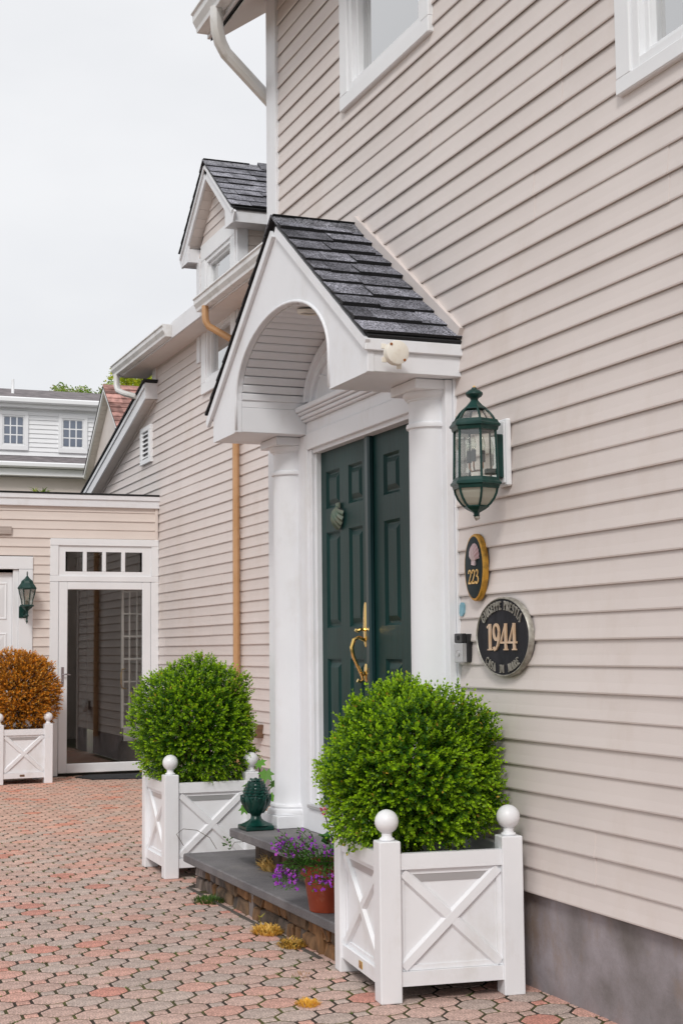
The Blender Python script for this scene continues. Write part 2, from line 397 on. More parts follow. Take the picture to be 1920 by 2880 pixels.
# ------------------------------------------------------------------ main house
D = 2.948
Z0 = .386                                  # bottom of the siding
WT = 5.52                                  # wall top under the eave
house = thing('main_house', 'tan clapboard two storey house with green double front door and white portico', 'house', (D, 6.5, 0))
DOOR = (6.30, 7.81, .515, 2.505)           # opening in the wall
W1 = (6.27, 7.20, 4.41, 5.35); W2 = (3.35, 4.44, 3.48, 4.75)
core = MB()
for a, b, c, d in rect_holes(-1.0, 8.56, .395, WT, [DOOR, W1, W2]): core.box(D, D + .16, a, b, c, d)
wall = core.build('wall', 'interior', house)
side_wall('x', D, -1.0, 8.425, Z0, WT, [(5.99, 8.24, 0, 2.62), (6.17, 7.315, 4.31, 5.47), (3.2, 4.545, 3.40, 4.86)], wall, 'siding', phase=1)
MB().box(D + .02, D + .35, -1.0, 8.56, -.3, Z0 + .02).build('foundation', 'concrete', house)
MB().cbox(D - .028, D + .10, 8.41, 8.585, .30, WT, .004).build('corner_board', 'white', house)
MB().box(D + .10, 9.5, 8.45, 8.56, -.1, 8.0).build('gable_wall', 'siding_y', house)
# roof, fascia, gutter
sl = .70
rf = MB().prism([(2.66, 5.33), (2.66, 5.46), (8.5, 5.46 + 5.84 * sl), (8.5, 5.33 + 5.84 * sl)], 'y', -1.0, 8.93).build('roof', 'roof_black', house)
MB().prism([(2.672, 5.318), (2.672, 5.328), (8.5, 5.328 + 5.828 * sl), (8.5, 5.318 + 5.828 * sl)], 'y', -1.0, 8.90).build('soffit_board', 'soffit', rf)
MB().box(2.640, 2.659, -1.0, 8.94, 5.345, 5.47).build('fascia', 'white', rf)
def k_gutter(x0, x1, z0, z1, y0, y1, parent, name='gutter'):
    w = x1 - x0; h = z1 - z0
    prof = [(x1, z1), (x0 + .004, z1 + .004), (x0, z1 - .012), (x0 + .012, z1 - .022), (x0 + w * .12, z0 + h * .52), (x0 + w * .32, z0 + h * .2), (x0 + w * .36, z0), (x1, z0)]
    return MB().prism(prof, 'y', y0, y1).build(name, 'gutter_white', parent)
g1 = k_gutter(2.525, 2.639, 5.37, 5.50, -1.0, 8.93, house)
ds = MB()
def rect_pipe(mb, path, wx, wy, n=10):
    mb.tube(path, [wx] * len(path), n, wy / wx)
rect_pipe(ds, [(2.585, 8.55, 5.38), (2.585, 8.55, 5.30), (2.592, 8.556, 5.24), (2.615, 8.572, 5.175), (2.66, 8.60, 5.12), (2.98, 8.655, 4.86), (3.02, 8.66, 4.82), (3.03, 8.66, 4.74), (3.03, 8.66, .3)], .050, .040)
for t in (.12, .22, .32, .42, .52): pass
ds.build('downspout', 'downspout_white', house, smooth='auto')
# windows
def window_x(parent, plane, hole, casing, bottom_only=False, curtain='curtain', grid=True, mull=None):
    y0, y1, z0, z1 = hole; co = casing
    mb = MB(); px = plane - .034
    mb.cbox(px, plane + .01, co[0], co[1], co[2], z0 - .012, .005); mb.cbox(px, plane + .01, co[0], co[1], z1 + .012, co[3], .005)
    mb.cbox(px + .002, plane + .01, co[0] + .001, y0 - .012, z0 - .014, z1 + .014, .005); mb.cbox(px + .002, plane + .01, y1 + .012, co[1] - .001, z0 - .014, z1 + .014, .005)
    w = mb.build('window', 'white_clean', parent)
    fr = MB(); t = .046
    for k, (d, x) in enumerate(((0, plane - .020), (.030, plane + .008))):
        a, b, c, d2 = y0 - .014 + d, y1 + .014 - d, z0 - .016 + d, z1 + .016 - d
        fr.cbox(x, plane + .07, a, a + t - k * .002, c, d2, .003); fr.cbox(x, plane + .07, b - t + k * .002, b, c, d2, .003)
        fr.cbox(x + .001, plane + .07, a + t - .004, b - t + .004, c, c + t, .003); fr.cbox(x + .001, plane + .07, a + t - .004, b - t + .004, d2 - t, d2, .003)
    fr.build('sash_frame', 'white_clean', w)
    MB().box(plane + .040, plane + .044, y0 + .03, y1 - .03, z0 + .03, z1 - .03).build('pane', 'window_glass', w)
    if grid:
        g = MB()
        for q in (1, 2): yy = y0 + (y1 - y0) * q / 3; g.box(plane + .052, plane + .060, yy - .008, yy + .008, z0 + .03, z1 - .03)
        for q in (1, 2): zz = z0 + (z1 - z0) * q / 3; g.box(plane + .0525, plane + .0595, y0 + .03, y1 - .03, zz - .008, zz + .008)
        g.build('grille', 'white_clean', w)
    v = []; n = 60
    for i in range(n + 1):
        yy = y0 + (y1 - y0) * i / n; dx = .012 * math.sin(i * 1.25) + .006 * math.sin(i * .43 + 1)
        v += [(plane + .11 + dx, yy, z0 - .02), (plane + .11 + dx, yy, z1 + .02)]
    MB().add(v, [(2 * i, 2 * i + 2, 2 * i + 3, 2 * i + 1) for i in range(n)]).build('curtain', curtain, w, smooth=True, norm=False)
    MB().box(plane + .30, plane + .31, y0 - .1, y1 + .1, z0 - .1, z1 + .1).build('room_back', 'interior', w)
    return w
window_x(house, D, W1, (6.165, 7.32, 4.315, 5.46))
w2 = window_x(house, D, W2, (3.22, 4.552, 3.405, 4.85), grid=False)
vv = []
for i in range(25):
    y = 3.45 + .86 * i / 24; vv += [(D + .085 + .01 * math.sin(i * 1.1), y, 3.50), (D + .085 + .01 * math.sin(i * 1.1), y, 3.70 + .12 * math.sin(i * .31) + .05 * math.sin(i * .9))]
MB().add(vv, [(2 * i, 2 * i + 2, 2 * i + 3, 2 * i + 1) for i in range(24)]).build('cafe_curtain', 'curtain_teal', w2, smooth=True, norm=False)

# door surround: pilasters, head, jambs, threshold
PX = 2.890
sur = MB()
sur.cbox(PX, 2.926, 5.992, 6.30, .376, 2.596, .003); sur.cbox(PX, D + .005, 7.81, 8.235, .376, 2.596, .003)
sur.cbox(PX - .002, D + .004, 6.285, 7.825, 2.507, 2.602, .003)
sur.cbox(PX + .012, D + .03, 6.275, 6.338, .515, 2.506, .003); sur.cbox(PX + .012, D + .03, 7.772, 7.835, .515, 2.506, .003)
sur.cbox(PX + .035, D + .05, 6.30, 6.352, .515, 2.503, .003); sur.cbox(PX + .035, D + .05, 7.758, 7.812, .515, 2.503, .003)
sur.cbox(PX + .020, D + .05, 6.31, 7.80, 2.484, 2.52, .002)
surround = sur.build('door_surround', 'white', house)
MB().cbox(2.9265, D + .004, 5.981, 6.05, .38, 2.74, .002).build('trim_strip', 'white', surround)
MB().cbox(2.868, D + .12, 6.31, 7.80, .500, .522, .004).build('threshold', 'silver', surround)
MB().cbox(2.880, D, 6.31, 7.80, .376, .499, .003).build('riser_board', 'white', surround)
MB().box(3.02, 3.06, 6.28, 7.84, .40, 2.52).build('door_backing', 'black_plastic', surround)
# door leaves
def leaf(y0, y1, cols, xf, name):
    mb = MB(); z0, z1 = .528, 2.492
    rows = ((.64, 1.325), (1.493, 2.026), (2.158, 2.368))
    holes = [(a, b, c, d) for a, b in cols for c, d in rows]
    for a, b, c, d in rect_holes(y0, y1, z0, z1, holes): mb.box(xf, xf + .035, a, b, c, d)
    lf = mb.build(name, 'door_green', house)
    for a, b, c, d in holes:
        p = MB(); X0, X1, X2 = xf + .0005, xf + .013, xf + .001
        def ring(i, x): return [(x, a + i, c + i), (x, b - i, c + i), (x, b - i, d - i), (x, a + i, d - i)]
        v = ring(0, X0) + ring(.014, X1) + ring(.022, X1) + ring(.048, X2)
        f = [(k * 4 + i, k * 4 + (i + 1) % 4, k * 4 + 4 + (i + 1) % 4, k * 4 + 4 + i) for k in range(3) for i in range(4)] + [(12, 13, 14, 15)]
        p.add(v, f).build('door_panel', 'door_green', lf, norm=False)
    return lf
lfL = leaf(7.062, 7.762, ((7.150, 7.345), (7.475, 7.682)), 2.955, 'door_leaf')
lfR = leaf(6.345, 7.028, ((6.365, 6.562), (6.695, 6.897)), 2.968, 'door_leaf')
MB().cbox(2.938, 2.975, 7.03, 7.085, .53, 2.49, .01).build('astragal', 'astragal', lfL)
# brass handle set
hd = MB()
def oval_plate(mb, x, y, z0, z1, w, th=.008):
    n = 24; zc, hz = (z0 + z1) / 2, (z1 - z0) / 2
    def ring(s, xx): return [(xx, y + math.copysign(abs(math.cos(a)) ** .8, math.cos(a)) * w * s, zc + math.sin(a) * hz * s) for a in [2 * math.pi * i / n for i in range(n)]]
    v = ring(1, x) + ring(1, x - th * .5) + ring(.72, x - th) + ring(.2, x - th * 1.2)
    f = [(k * n + i, k * n + (i + 1) % n, (k + 1) * n + (i + 1) % n, (k + 1) * n + i) for k in range(3) for i in range(n)] + [tuple(range(3 * n, 4 * n))]
    mb.add(v, f)
HY = 7.118
oval_plate(hd, 2.954, HY, 1.385, 1.620, .032); oval_plate(hd, 2.954, HY, 1.205, 1.300, .030)
hd.tube([(2.95, HY, 1.42), (2.91, HY, 1.437), (2.885, HY, 1.425), (2.872, HY, 1.385), (2.880, HY, 1.34), (2.905, HY, 1.285), (2.928, HY, 1.235), (2.932, HY, 1.215), (2.918, HY, 1.207), (2.902, HY, 1.214)], [.010, .010, .010, .0105, .010, .009, .008, .008, .008, .010], 10)
hd.tube([(2.95, HY, 1.475), (2.925, HY, 1.478), (2.905, HY, 1.470), (2.892, HY, 1.475)], [.008, .009, .011, .008], 8)
hd.tube([(2.945, HY, 1.25), (2.93, HY, 1.245)], .012, 8)
hd.build('handle', 'brass', lfL, smooth='auto')
def shell(w, h, depth, n=44, m_=10, flip=False, ribs=9):
    """scallop shell in local y(width) z(height), bulging to -x; hinge at the bottom (or top when flipped)"""
    v = []; f = []
    for j in range(m_ + 1):
        t = j / m_
        for i in range(n + 1):
            a = (-1 + 2 * i / n); ang = a * R(74); rr = t * (1 + .035 * math.cos(a * ribs * math.pi) * t) * (1 - .10 * a * a)
            y = math.sin(ang) * rr * w * .56; z = math.cos(ang) * rr * h
            bul = depth * (math.sin(min(1, t * 1.02) * math.pi * .62 + .35)) * (1 - .55 * a * a) * (1 - t ** 5) + depth * .10 * math.cos(a * ribs * math.pi) * t
            v.append((-bul, y, -z if flip else z))
    for j in range(m_):
        for i in range(n): k = j * (n + 1) + i; f.append((k, k + 1, k + n + 2, k + n + 1))
    v2 = [(0 + .004, y, z) for _, y, z in v]; N_ = len(v)
    s = MB().add(v, f); s.box(-.006, .003, -w * .16, w * .16, (-.01 if flip else -.015) , (.02 if flip else .012))
    return s
kn = shell(.155, .128, .040, flip=True); kn.v = [(2.945 + x, 7.475 + y, 2.155 + z) for x, y, z in kn.v]; kn.build('knocker', 'bronze_green', lfL, smooth='auto', norm=False)

# portico
PC = 7.127; AW, AH, ASP = .716, .368, 2.776
FX = 2.485; PR = 7.147
def arch(r=0.0, n=28): return [(PC + (AW + r) * math.cos(math.pi * i / n), ASP + (AH + r) * math.sin(math.pi * i / n)) for i in range(n + 1)]
bz = 2.598; ez = 2.775; ap = 3.600; LO, RO = 8.304, 5.930
pm = MB()
A = arch()                                 # from left (high y) to right

fr_, bk_ = FX, FX + .028
outer_pts = []
for (y, z) in A:                           # pair every arch point with a point on the outer outline
    if y >= PC: t = (y - PC) / AW; outer_pts.append((PR + (LO - PR) * t, ap + (ez - .02 - ap) * t))
    else: t = (PC - y) / AW; outer_pts.append((PR + (RO - PR) * t, ap + (ez - .02 - ap) * t))
inner = [(PC + AW, bz)] + A + [(PC - AW, bz)]; outer_ = [(LO, bz)] + outer_pts + [(RO, bz)]
n = len(inner)
v = [(fr_, *p) for p in outer_] + [(fr_, *p) for p in inner] + [(bk_, *p) for p in outer_] + [(bk_, *p) for p in inner]
f = []
for i in range(n - 1):
    f += [(i, i + 1, n + i + 1, n + i), (2 * n + i, 3 * n + i, 3 * n + i + 1, 2 * n + i + 1), (n + i, n + i + 1, 3 * n + i + 1, 3 * n + i), (i, 2 * n + i, 2 * n + i + 1, i + 1)]
f += [(0, n, 3 * n, 2 * n), (n - 1, 3 * n - 1, 4 * n - 1, 2 * n - 1)]
pm.add(v, f)
portico = pm.build('portico', 'white', house)
for (a, b) in ((PC + AW + .001, LO - .001), (RO + .001, PC - AW - .001)):
    blk = MB(); blk.cbox(FX + .0285, D + .001, a, b, bz + .001, ez - .035, .003); i_ = a if a > PC else b; j_ = i_ + (.2 if a > PC else -.2)
    blk.cbox(FX + .0287, D + .0005, min(i_, j_), max(i_, j_), ez - .0345, ASP + .012, .002); blk.build('entablature_block', 'white', portico)
# arch edge bead, corner bead boards
bd = MB(); bd.tube([(FX - .001, y, z) for y, z in [(PC + AW + .006, bz + .01)] + [(PC + (AW + .006) * math.cos(math.pi * i / 28), ASP + (AH + .006) * math.sin(math.pi * i / 28)) for i in range(29)] + [(PC - AW - .006, bz + .01)]], .009, 6); bd.build('arch_bead', 'white', portico, smooth=True)
MB().cbox(FX - .004, FX + .03, PC + AW - .001, PC + AW + .05, bz - .001, ASP - .004, .003).build('corner_strip', 'white', portico); cb = MB(); cb.cbox(FX - .003, FX + .031, RO - .0025, RO + .02, bz - .002, ez - .03, .003); cb.build('corner_strip', 'white', portico)
# eave trim on the near side, rake trim on the front
MB().cbox(FX - .02, D - .004, RO - .018, RO - .003, ez - .085, ez - .030, .004).build('eave_trim', 'white', portico)
MB().cbox(FX + .05, D - .004, LO + .003, LO + .018, ez - .085, ez - .030, .004).build('eave_trim', 'white', portico)
def rake_piece(x0, x1, sgn, z_off, th, L0, L1, name, m_, parent):
    p0 = Vector((0, PR, 3.622 + z_off)); dv = Vector((0, sgn * 1.222, -.852)).normalized(); nv = Vector((0, sgn * .852, 1.222)).normalized()
    a, b = p0 + dv * L0, p0 + dv * L1
    q = [a, b, b + nv * th, a + nv * th]
    mb = MB(); mb.prism([(w.y, w.z) for w in q], 'x', x0, x1); return mb.build(name, m_, parent)
SLN = math.hypot(1.222, .852)
for sgn in (-1, 1):
    rake_piece(FX - .004, D - .002, sgn, -.030, .024, 0, SLN + .005, 'roof_deck', 'roof_black', portico)
    rake_piece(FX - .021, FX - .0005, sgn, -.075, .046, .02, SLN - .005, 'rake_trim', 'white', portico)
prng = random.Random(3)
XS = 2.455
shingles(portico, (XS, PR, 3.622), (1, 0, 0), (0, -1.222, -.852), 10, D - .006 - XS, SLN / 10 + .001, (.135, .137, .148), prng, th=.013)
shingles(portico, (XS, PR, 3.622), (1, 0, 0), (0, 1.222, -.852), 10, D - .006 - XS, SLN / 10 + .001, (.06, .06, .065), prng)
for k in range(4):                         # ridge caps
    x0 = XS - .004 + k * .128; x1 = min(x0 + .15, D - .004); zz = 3.632 + .004 * (k % 2)
    mb = MB(); w = .115; dz = w * .71
    mb.prism([(PR - w, zz - dz), (PR, zz + .004), (PR + w, zz - dz), (PR + w, zz - dz + .010), (PR, zz + .016), (PR - w, zz - dz + .010)], 'x', x0, x1)
    o = mb.build('ridge_cap', 'shingle', portico); s = prng.uniform(.8, 1.2); o.color = (.135 * s, .137 * s, .148 * s, 1)
# flashing strip where the roof meets the siding
rake_piece(D - .030, D - .004, -1, .004, .055, -.02, SLN + .005, 'flashing', 'siding', portico)
# vaulted board ceiling
NB = 25
for i in range(NB):
    a0, a1 = math.pi * i / NB, math.pi * (i + 1) / NB
    def el(a, r): return (PC + (AW - .002 + r) * math.cos(a), ASP + (AH - .002 + r) * math.sin(a))
    g = .004
    q0, q1, q2, q3 = el(a0 + g * 2, .0), el(a1 - g * 2, 0), el(a1, .02), el(a0, .02)
    q0b, q1b = el(a0 + g * 2 + .012, -.005), el(a1 - g * 2 - .012, -.005)
    MB().prism([q3, q0, q0b, q1b, q1, q2], 'x', FX + .030, PX + .012).build('ceiling_board', 'white', portico)
vt = MB(); vt.prism([(PC + (AW + .019) * math.cos(math.pi * i / 24), ASP + (AH + .019) * math.sin(math.pi * i / 24)) for i in range(25)] + [(PC + (AW + .03) * math.cos(math.pi * i / 24), ASP + (AH + .03) * math.sin(math.pi * i / 24)) for i in range(24, -1, -1)], 'x', FX + .035, D - .02); vt.build('vault_backing', 'soffit', portico)
# recessed light
rl = MB(); rl.lathe([(.062, .006), (.062, -.010), (.056, -.014), (.044, -.012), (.040, .004), (.0, .006)], (2.62, 7.03, 0), 24)
rl.v = [(x, y, 3.118 + z + (y - 7.03) * .10) for x, y, z in rl.v]; rl.build('recessed_light', 'box_cream', portico, smooth='auto', norm=False)
rd = MB(); rd.lathe([(.0402, -.006), (.0, -.006)], (2.62, 7.03, 0), 20); rd.v = [(x, y, 3.118 + z + (y - 7.03) * .10) for x, y, z in rd.v]; rd.build('lamp_lens', 'steel', portico, norm=False)
# tympanum and mouldings at the back
def half_ell(mb, x0, x1, r0, r1, n=32):
    pts = [(PC + (AW + r0) * math.cos(math.pi * i / n), ASP + (AH + r0) * math.sin(math.pi * i / n)) for i in range(n + 1)]
    pin = [(PC + (AW + r1) * math.cos(math.pi * i / n), ASP + (AH + r1) * math.sin(math.pi * i / n)) for i in range(n, -1, -1)]
    for i in range(n):
        mb.prism([pts[i], pts[i + 1], pin[n - i - 1], pin[n - i]], 'x', x0, x1)
ty = MB(); ty.prism([(PC + AW * math.cos(math.pi * i / 32), ASP - .02 + AH * math.sin(math.pi * i / 32)) for i in range(33)], 'x', PX + .02, D); ty.build('tympanum', 'white', portico)
ar = MB(); half_ell(ar, PX - .010, PX + .03, -.012, -.055); half_ell(ar, PX - .022, PX + .03, -.030, -.070); half_ell(ar, PX, PX + .03, -.070, -.115); ar.build('arch_moulding', 'white', portico)
fan = MB()
for k in range(1, 6):
    a = math.pi * k / 6; 
    p0 = (PC + .10 * math.cos(a), ASP + .03 * math.sin(a)); p1 = (PC + (AW - .1) * math.cos(a), ASP + (AH - .09) * math.sin(a)); d_ = Vector((p1[0] - p0[0], p1[1] - p0[1])).normalized(); nn = Vector((-d_.y, d_.x)) * .006
    fan = MB(); fan.prism([(p0[0] - nn.x, p0[1] - nn.y), (p1[0] - nn.x, p1[1] - nn.y), (p1[0] + nn.x, p1[1] + nn.y), (p0[0] + nn.x, p0[1] + nn.y)], 'x', PX + .012, PX + .022); fan.build('fan_rib', 'white', portico)
co = MB(); cy0, cy1 = PC - AW + .005, PC + AW - .005
for (x, za, zb) in ((PX - .016, 2.668, 2.681), (PX - .030, 2.682, 2.703), (PX - .046, 2.704, 2.719), (PX - .060, 2.720, 2.749)): co.cbox(x, PX + .02, cy0, cy1, za, zb, .004)
co.build('cornice', 'white', portico)
fz = MB(); fz.cbox(PX + .008, D, cy0, cy1, 2.604, 2.667, .002); fz.build('frieze', 'white', portico)
# half columns
for yc in (6.147, 8.075):
    c = MB(); r = .1115; a0, a1 = math.pi / 2, 3 * math.pi / 2; zb = .376
    prof = [(r * 1.36, zb + .072), (r * 1.36, zb + .074), (r * 1.38, zb + .085), (r * 1.34, zb + .098), (r * 1.22, zb + .101), (r * 1.20, zb + .105), (r * 1.24, zb + .115), (r * 1.20, zb + .126), (r * 1.07, zb + .130), (r * 1.03, zb + .15), (r, zb + .20),
            (r * .985, 1.4), (r * .955, 2.375), (r * .965, 2.382), (r * 1.05, 2.386), (r * 1.07, 2.396), (r * 1.05, 2.406), (r * .96, 2.410), (r * .955, 2.51), (r * 1.0, 2.513), (r * 1.01, 2.519), (r * 1.10, 2.525), (r * 1.19, 2.54), (r * 1.19, 2.550)]
    c.lathe(prof, (PX + .002, yc, 0), 28, a0, a1)
    w = r * 1.38
    c.cbox(PX - w, PX + .004, yc - w, yc + w, zb, zb + .071, .004); c.cbox(PX - r * 1.28, PX + .004, yc - r * 1.28, yc + r * 1.28, 2.5505, bz - .001, .004)
    c.build('column', 'white', portico, smooth='auto')

# ------------------------------------------------------------------ house wing set back behind the portico
DW = 4.322
wing = thing('house_wing', 'tan clapboard house wing with gabled dormer, gutters and tan downspout behind the portico', 'house', (DW, 14, 0))
def rk(z): return 16.742 + (2.94 + H - z) / .2778
WHI = lambda z: 16.74 if z > 4.30 else rk(z)
EAVE = 4.72
WIN_L = (13.78, 14.60, 4.19, 4.66); 
wc = MB()
LW = (13.76, 14.62, 4.18, 4.72); UW = (13.76, 14.62, 5.10, 5.46)
for a, b, c, d in rect_holes(12.1, 16.75, .0, EAVE, [LW]): wc.box(DW, DW + .15, a, b, c, d)
wc.prism([(16.75, 0), (20.2, 0), (20.2, 3.40), (16.75, 4.36)], 'x', DW + .001, DW + .15)
ww = wc.build('wall', 'siding', wing)
side_wall('x', DW, 12.14, WHI, .30 + .012, EAVE, [(13.60, 14.79, 4.05, 5.7)], ww, 'siding', phase=0)
MB().cbox(DW - .025, DW + .12, 16.70, 16.89, 4.33, EAVE + .3, .004).build('corner_post', 'siding', wing)
MB().cbox(DW - .025, DW + .15, 12.05, 12.15, 0, EAVE, .004).build('corner_post', 'siding', wing)
MB().box(DW + .02, 9.0, 12.10, 12.2, 0, EAVE + .3).build('end_wall', 'siding_y', wing)
MB().box(DW - .012, DW + .02, 12.15, 16.63, -.05, .318).build('foundation', 'concrete', wing)
# eaves: roof in two pieces, each side of the dormer
MB().prism([(4.06, EAVE - .005), (4.06, EAVE + .16), (8.0, EAVE + .16 + 3.94 * .8), (8.0, EAVE + 2.9)], 'y', 11.4, 17.45).build('eave_roof', 'roof_black', wing)
MB().cbox(4.045, 4.0595, 11.4, 17.47, EAVE - .02, EAVE + .155, .003).build('fascia', 'white', wing)
MB().box(4.061, DW + .05, 11.4, 17.45, EAVE - .022, EAVE - .006).build('soffit', 'soffit', wing)
k_gutter(3.935, 4.044, EAVE - .005, EAVE + .125, 11.5, 13.86, wing); k_gutter(3.935, 4.044, EAVE - .005, EAVE + .125, 15.05, 17.52, wing)
wd = MB(); rect_pipe(wd, [(3.99, 17.40, EAVE), (3.99, 17.40, EAVE - .13), (4.0, 17.36, EAVE - .20), (4.05, 17.26, EAVE - .25), (4.16, 17.05, EAVE - .32)], .045, .036); wd.build('downspout', 'downspout_white', wing, smooth='auto')
wd = MB(); rect_pipe(wd, [(3.99, 13.60, EAVE), (3.99, 13.60, EAVE - .10), (3.995, 13.597, EAVE - .15), (4.02, 13.59, EAVE - .20), (4.22, 13.53, EAVE - .32), (4.262, 13.51, EAVE - .36), (4.268, 13.51, EAVE - .45), (4.268, 13.51, .25)], .040, .034); wd.build('downspout', 'tan_metal', wing, smooth='auto')
# shed roof rake running down to the far end
rk_ = MB()
def rkz(y, off): return 3.13 + H - (y - 16.72) * .272 + off
rk_.prism([(16.70, rkz(16.70, 0)), (20.6, rkz(20.6, 0)), (20.6, rkz(20.6, -.19)), (16.70, rkz(16.70, -.19))], 'x', 4.165, 4.185)
rk_.build('rake_board', 'white', wing)
MB().prism([(16.70, rkz(16.70, -.012)), (20.6, rkz(20.6, -.012)), (20.6, rkz(20.6, -.062)), (16.70, rkz(16.70, -.062))], 'x', 4.150, 4.1645).build('rake_trim', 'white', wing)
MB().prism([(16.66, rkz(16.66, .001)), (20.7, rkz(20.7, .001)), (20.7, rkz(20.7, .028)), (16.66, rkz(16.66, .028))], 'x', 4.135, 8.0).build('shed_roof', 'roof_black', wing)
MB().cbox(4.166, DW - .002, 16.685, 16.699, rkz(16.7, -.19), rkz(16.7, .0), .002).build('rake_end', 'white', wing)
for k in range(34):
    y0 = 16.72 + k * .11; q = [(y0, rkz(y0, -.178)), (y0 + .107, rkz(y0 + .107, -.178)), (y0 + .107, rkz(y0 + .107, -.188)), (y0, rkz(y0, -.188))]
    MB().prism(q, 'x', 4.186, DW + .0).build('soffit_board', 'soffit', wing)
MB().prism([(16.72, rkz(16.72, -.19)), (20.4, rkz(20.4, -.19)), (20.4, rkz(20.4, -.215)), (16.72, rkz(16.72, -.215))], 'x', DW - .03, DW - .001).build('channel_strip', 'siding', wing)
# louvred vent
vn = MB(); a, b, c, d = 16.90, 17.40, 2.235 + H, 2.685 + H
for q in ((a, b, c, c + .06), (a, b, d - .06, d), (a, a + .10, c + .06, d - .06), (b - .10, b, c + .06, d - .06)): vn.cbox(DW - .045, DW + .01, *q, .004)
vent = vn.build('vent', 'white_clean', wing)
MB().box(DW - .018, DW - .0165, a + .1, b - .1, c + .06, d - .06).build('vent_backing', 'black_plastic', vent)
for k in range(6):
    z = c + .075 + k * .055
    MB().prism([(DW - .040, z), (DW - .036, z - .004), (DW - .017, z + .026), (DW - .019, z + .030)], 'y', a + .1, b - .1).build('slat', 'white_clean', vent)
# wall dormer
dm = MB(); dy0, dy1 = 13.55, 14.945; dz0 = EAVE; dtop = 5.56; dap = 6.17; dpc = (dy0 + dy1) / 2
for a, b, c, d in rect_holes(dy0, dy1, dz0, dtop, [UW]): dm.box(DW, DW + .12, a, b, c, d)
dm.prism([(dy0, dtop), (dy1, dtop), (dpc, dap + .05)], 'x', DW, DW + .12)
dm.box(DW + .121, 7.0, dy0, dy0 + .05, dz0 - .1, dtop); dm.box(DW + .121, 7.0, dy1 - .05, dy1, dz0 - .1, dtop)
dormer = dm.build('dormer', 'siding', wing)
lo_ = lambda z: dy0 + max(0, (z - dtop)) * .89; hi_ = lambda z: dy1 - max(0, (z - dtop)) * .89
side_wall('x', DW, lo_, hi_, 4.72 + .02, dap + .03, [(13.60, 14.79, 4.05, 5.66)], dormer, 'siding', seams=False)
side_wall('y', dy0, DW + .09, 6.2, 4.74, dtop, [], dormer, 'siding_y', seams=False)
MB().cbox(DW - .028, DW + .085, dy0 - .026, dy0 + .02, dz0 - .1, dtop - .02, .003).build('corner_post', 'white', dormer)
MB().cbox(DW - .028, DW + .085, dy1 - .09, dy1 + .026, dz0 - .3, dtop - .02, .003).build('corner_post', 'white', dormer)
DRX = 4.185
dsl = Vector((0, -.94, -.735)).normalized(); DSL = math.hypot(.94, .735); dzr = 5.02 + H
def dr_piece(x0, x1, sgn, z_off, th, L0, L1, name, m_):
    p0 = Vector((0, dpc, dzr + z_off)); dv = Vector((0, sgn * .94, -.735)).normalized(); nv = Vector((0, sgn * .735, .94)).normalized()
    a, b = p0 + dv * L0, p0 + dv * L1; q = [a, b, b + nv * th, a + nv * th]
    return MB().prism([(w.y, w.z) for w in q], 'x', x0, x1).build(name, m_, dormer)
for sgn in (-1, 1):
    dr_piece(DRX, 7.4, sgn, -.035, .026, 0, DSL + .005, 'roof_deck', 'roof_black')
    dr_piece(DRX - .001, DRX + .02, sgn, -.185, .12, .0, DSL - .03, 'rake_board', 'white')
    dr_piece(DRX - .018, DRX - .0015, sgn, -.072, .034, .0, DSL, 'rake_trim', 'white')
    e0, e1 = (dpc - .93, dy0 + .03) if sgn < 0 else (dy1 - .03, dpc + .93)
    MB().cbox(DRX + .021, 7.0, e0, e1, dtop - .055, dtop + .09, .004).build('eave_box', 'white', dormer)
    MB().prism([(e0, dtop - .054), (e1, dtop - .054), (e1, dtop + .12 + (.10 if sgn < 0 else 0)), (e0, dtop + .12 + (0 if sgn < 0 else .10))] if True else [], 'x', DRX + .001, DRX + .0208).build('return_board', 'white', dormer)
    for k in range(9):
        L0 = .02 + k * .118; p0 = Vector((0, dpc, dzr - .19)); dv = Vector((0, sgn * .94, -.735)).normalized(); nv = Vector((0, sgn * .735, .94)).normalized()
        a, b = p0 + dv * L0, p0 + dv * min(L0 + .115, DSL - .2 + .0)
        if (b - a).dot(dv) < .02: continue
        MB().prism([(w.y, w.z) for w in (a, b, b + nv * .01, a + nv * .01)], 'x', DRX + .021, DW + .0).build('soffit_board', 'soffit', dormer)
dr = random.Random(5)
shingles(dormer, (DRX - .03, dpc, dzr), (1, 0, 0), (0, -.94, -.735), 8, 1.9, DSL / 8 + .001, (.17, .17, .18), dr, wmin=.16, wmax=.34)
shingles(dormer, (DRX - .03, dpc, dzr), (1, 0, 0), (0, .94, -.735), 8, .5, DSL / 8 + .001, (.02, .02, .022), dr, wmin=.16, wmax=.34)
for k in range(6):
    x0 = DRX - .034 + k * .30; mb = MB(); w = .12; zz = dzr + .006; dzz = w * .78; lift = .03 if k >= 2 else 0
    mb.prism([(dpc - w, zz - dzz + lift), (dpc, zz + .004 + lift), (dpc + w, zz - dzz + lift), (dpc + w, zz - dzz + .012 + lift), (dpc, zz + .018 + lift), (dpc - w, zz - dzz + .012 + lift)], 'x', x0, x0 + .32)
    o = mb.build('ridge_cap', 'shingle', dormer); s = dr.uniform(.85, 1.15); o.color = (.17 * s, .17 * s, .18 * s, 1)
window_x(wing, DW, LW, (13.60, 14.79, 4.05, EAVE + .0), grid=False)
window_x(wing, DW, UW, (13.60, 14.79, 5.02, 5.65), grid=False)
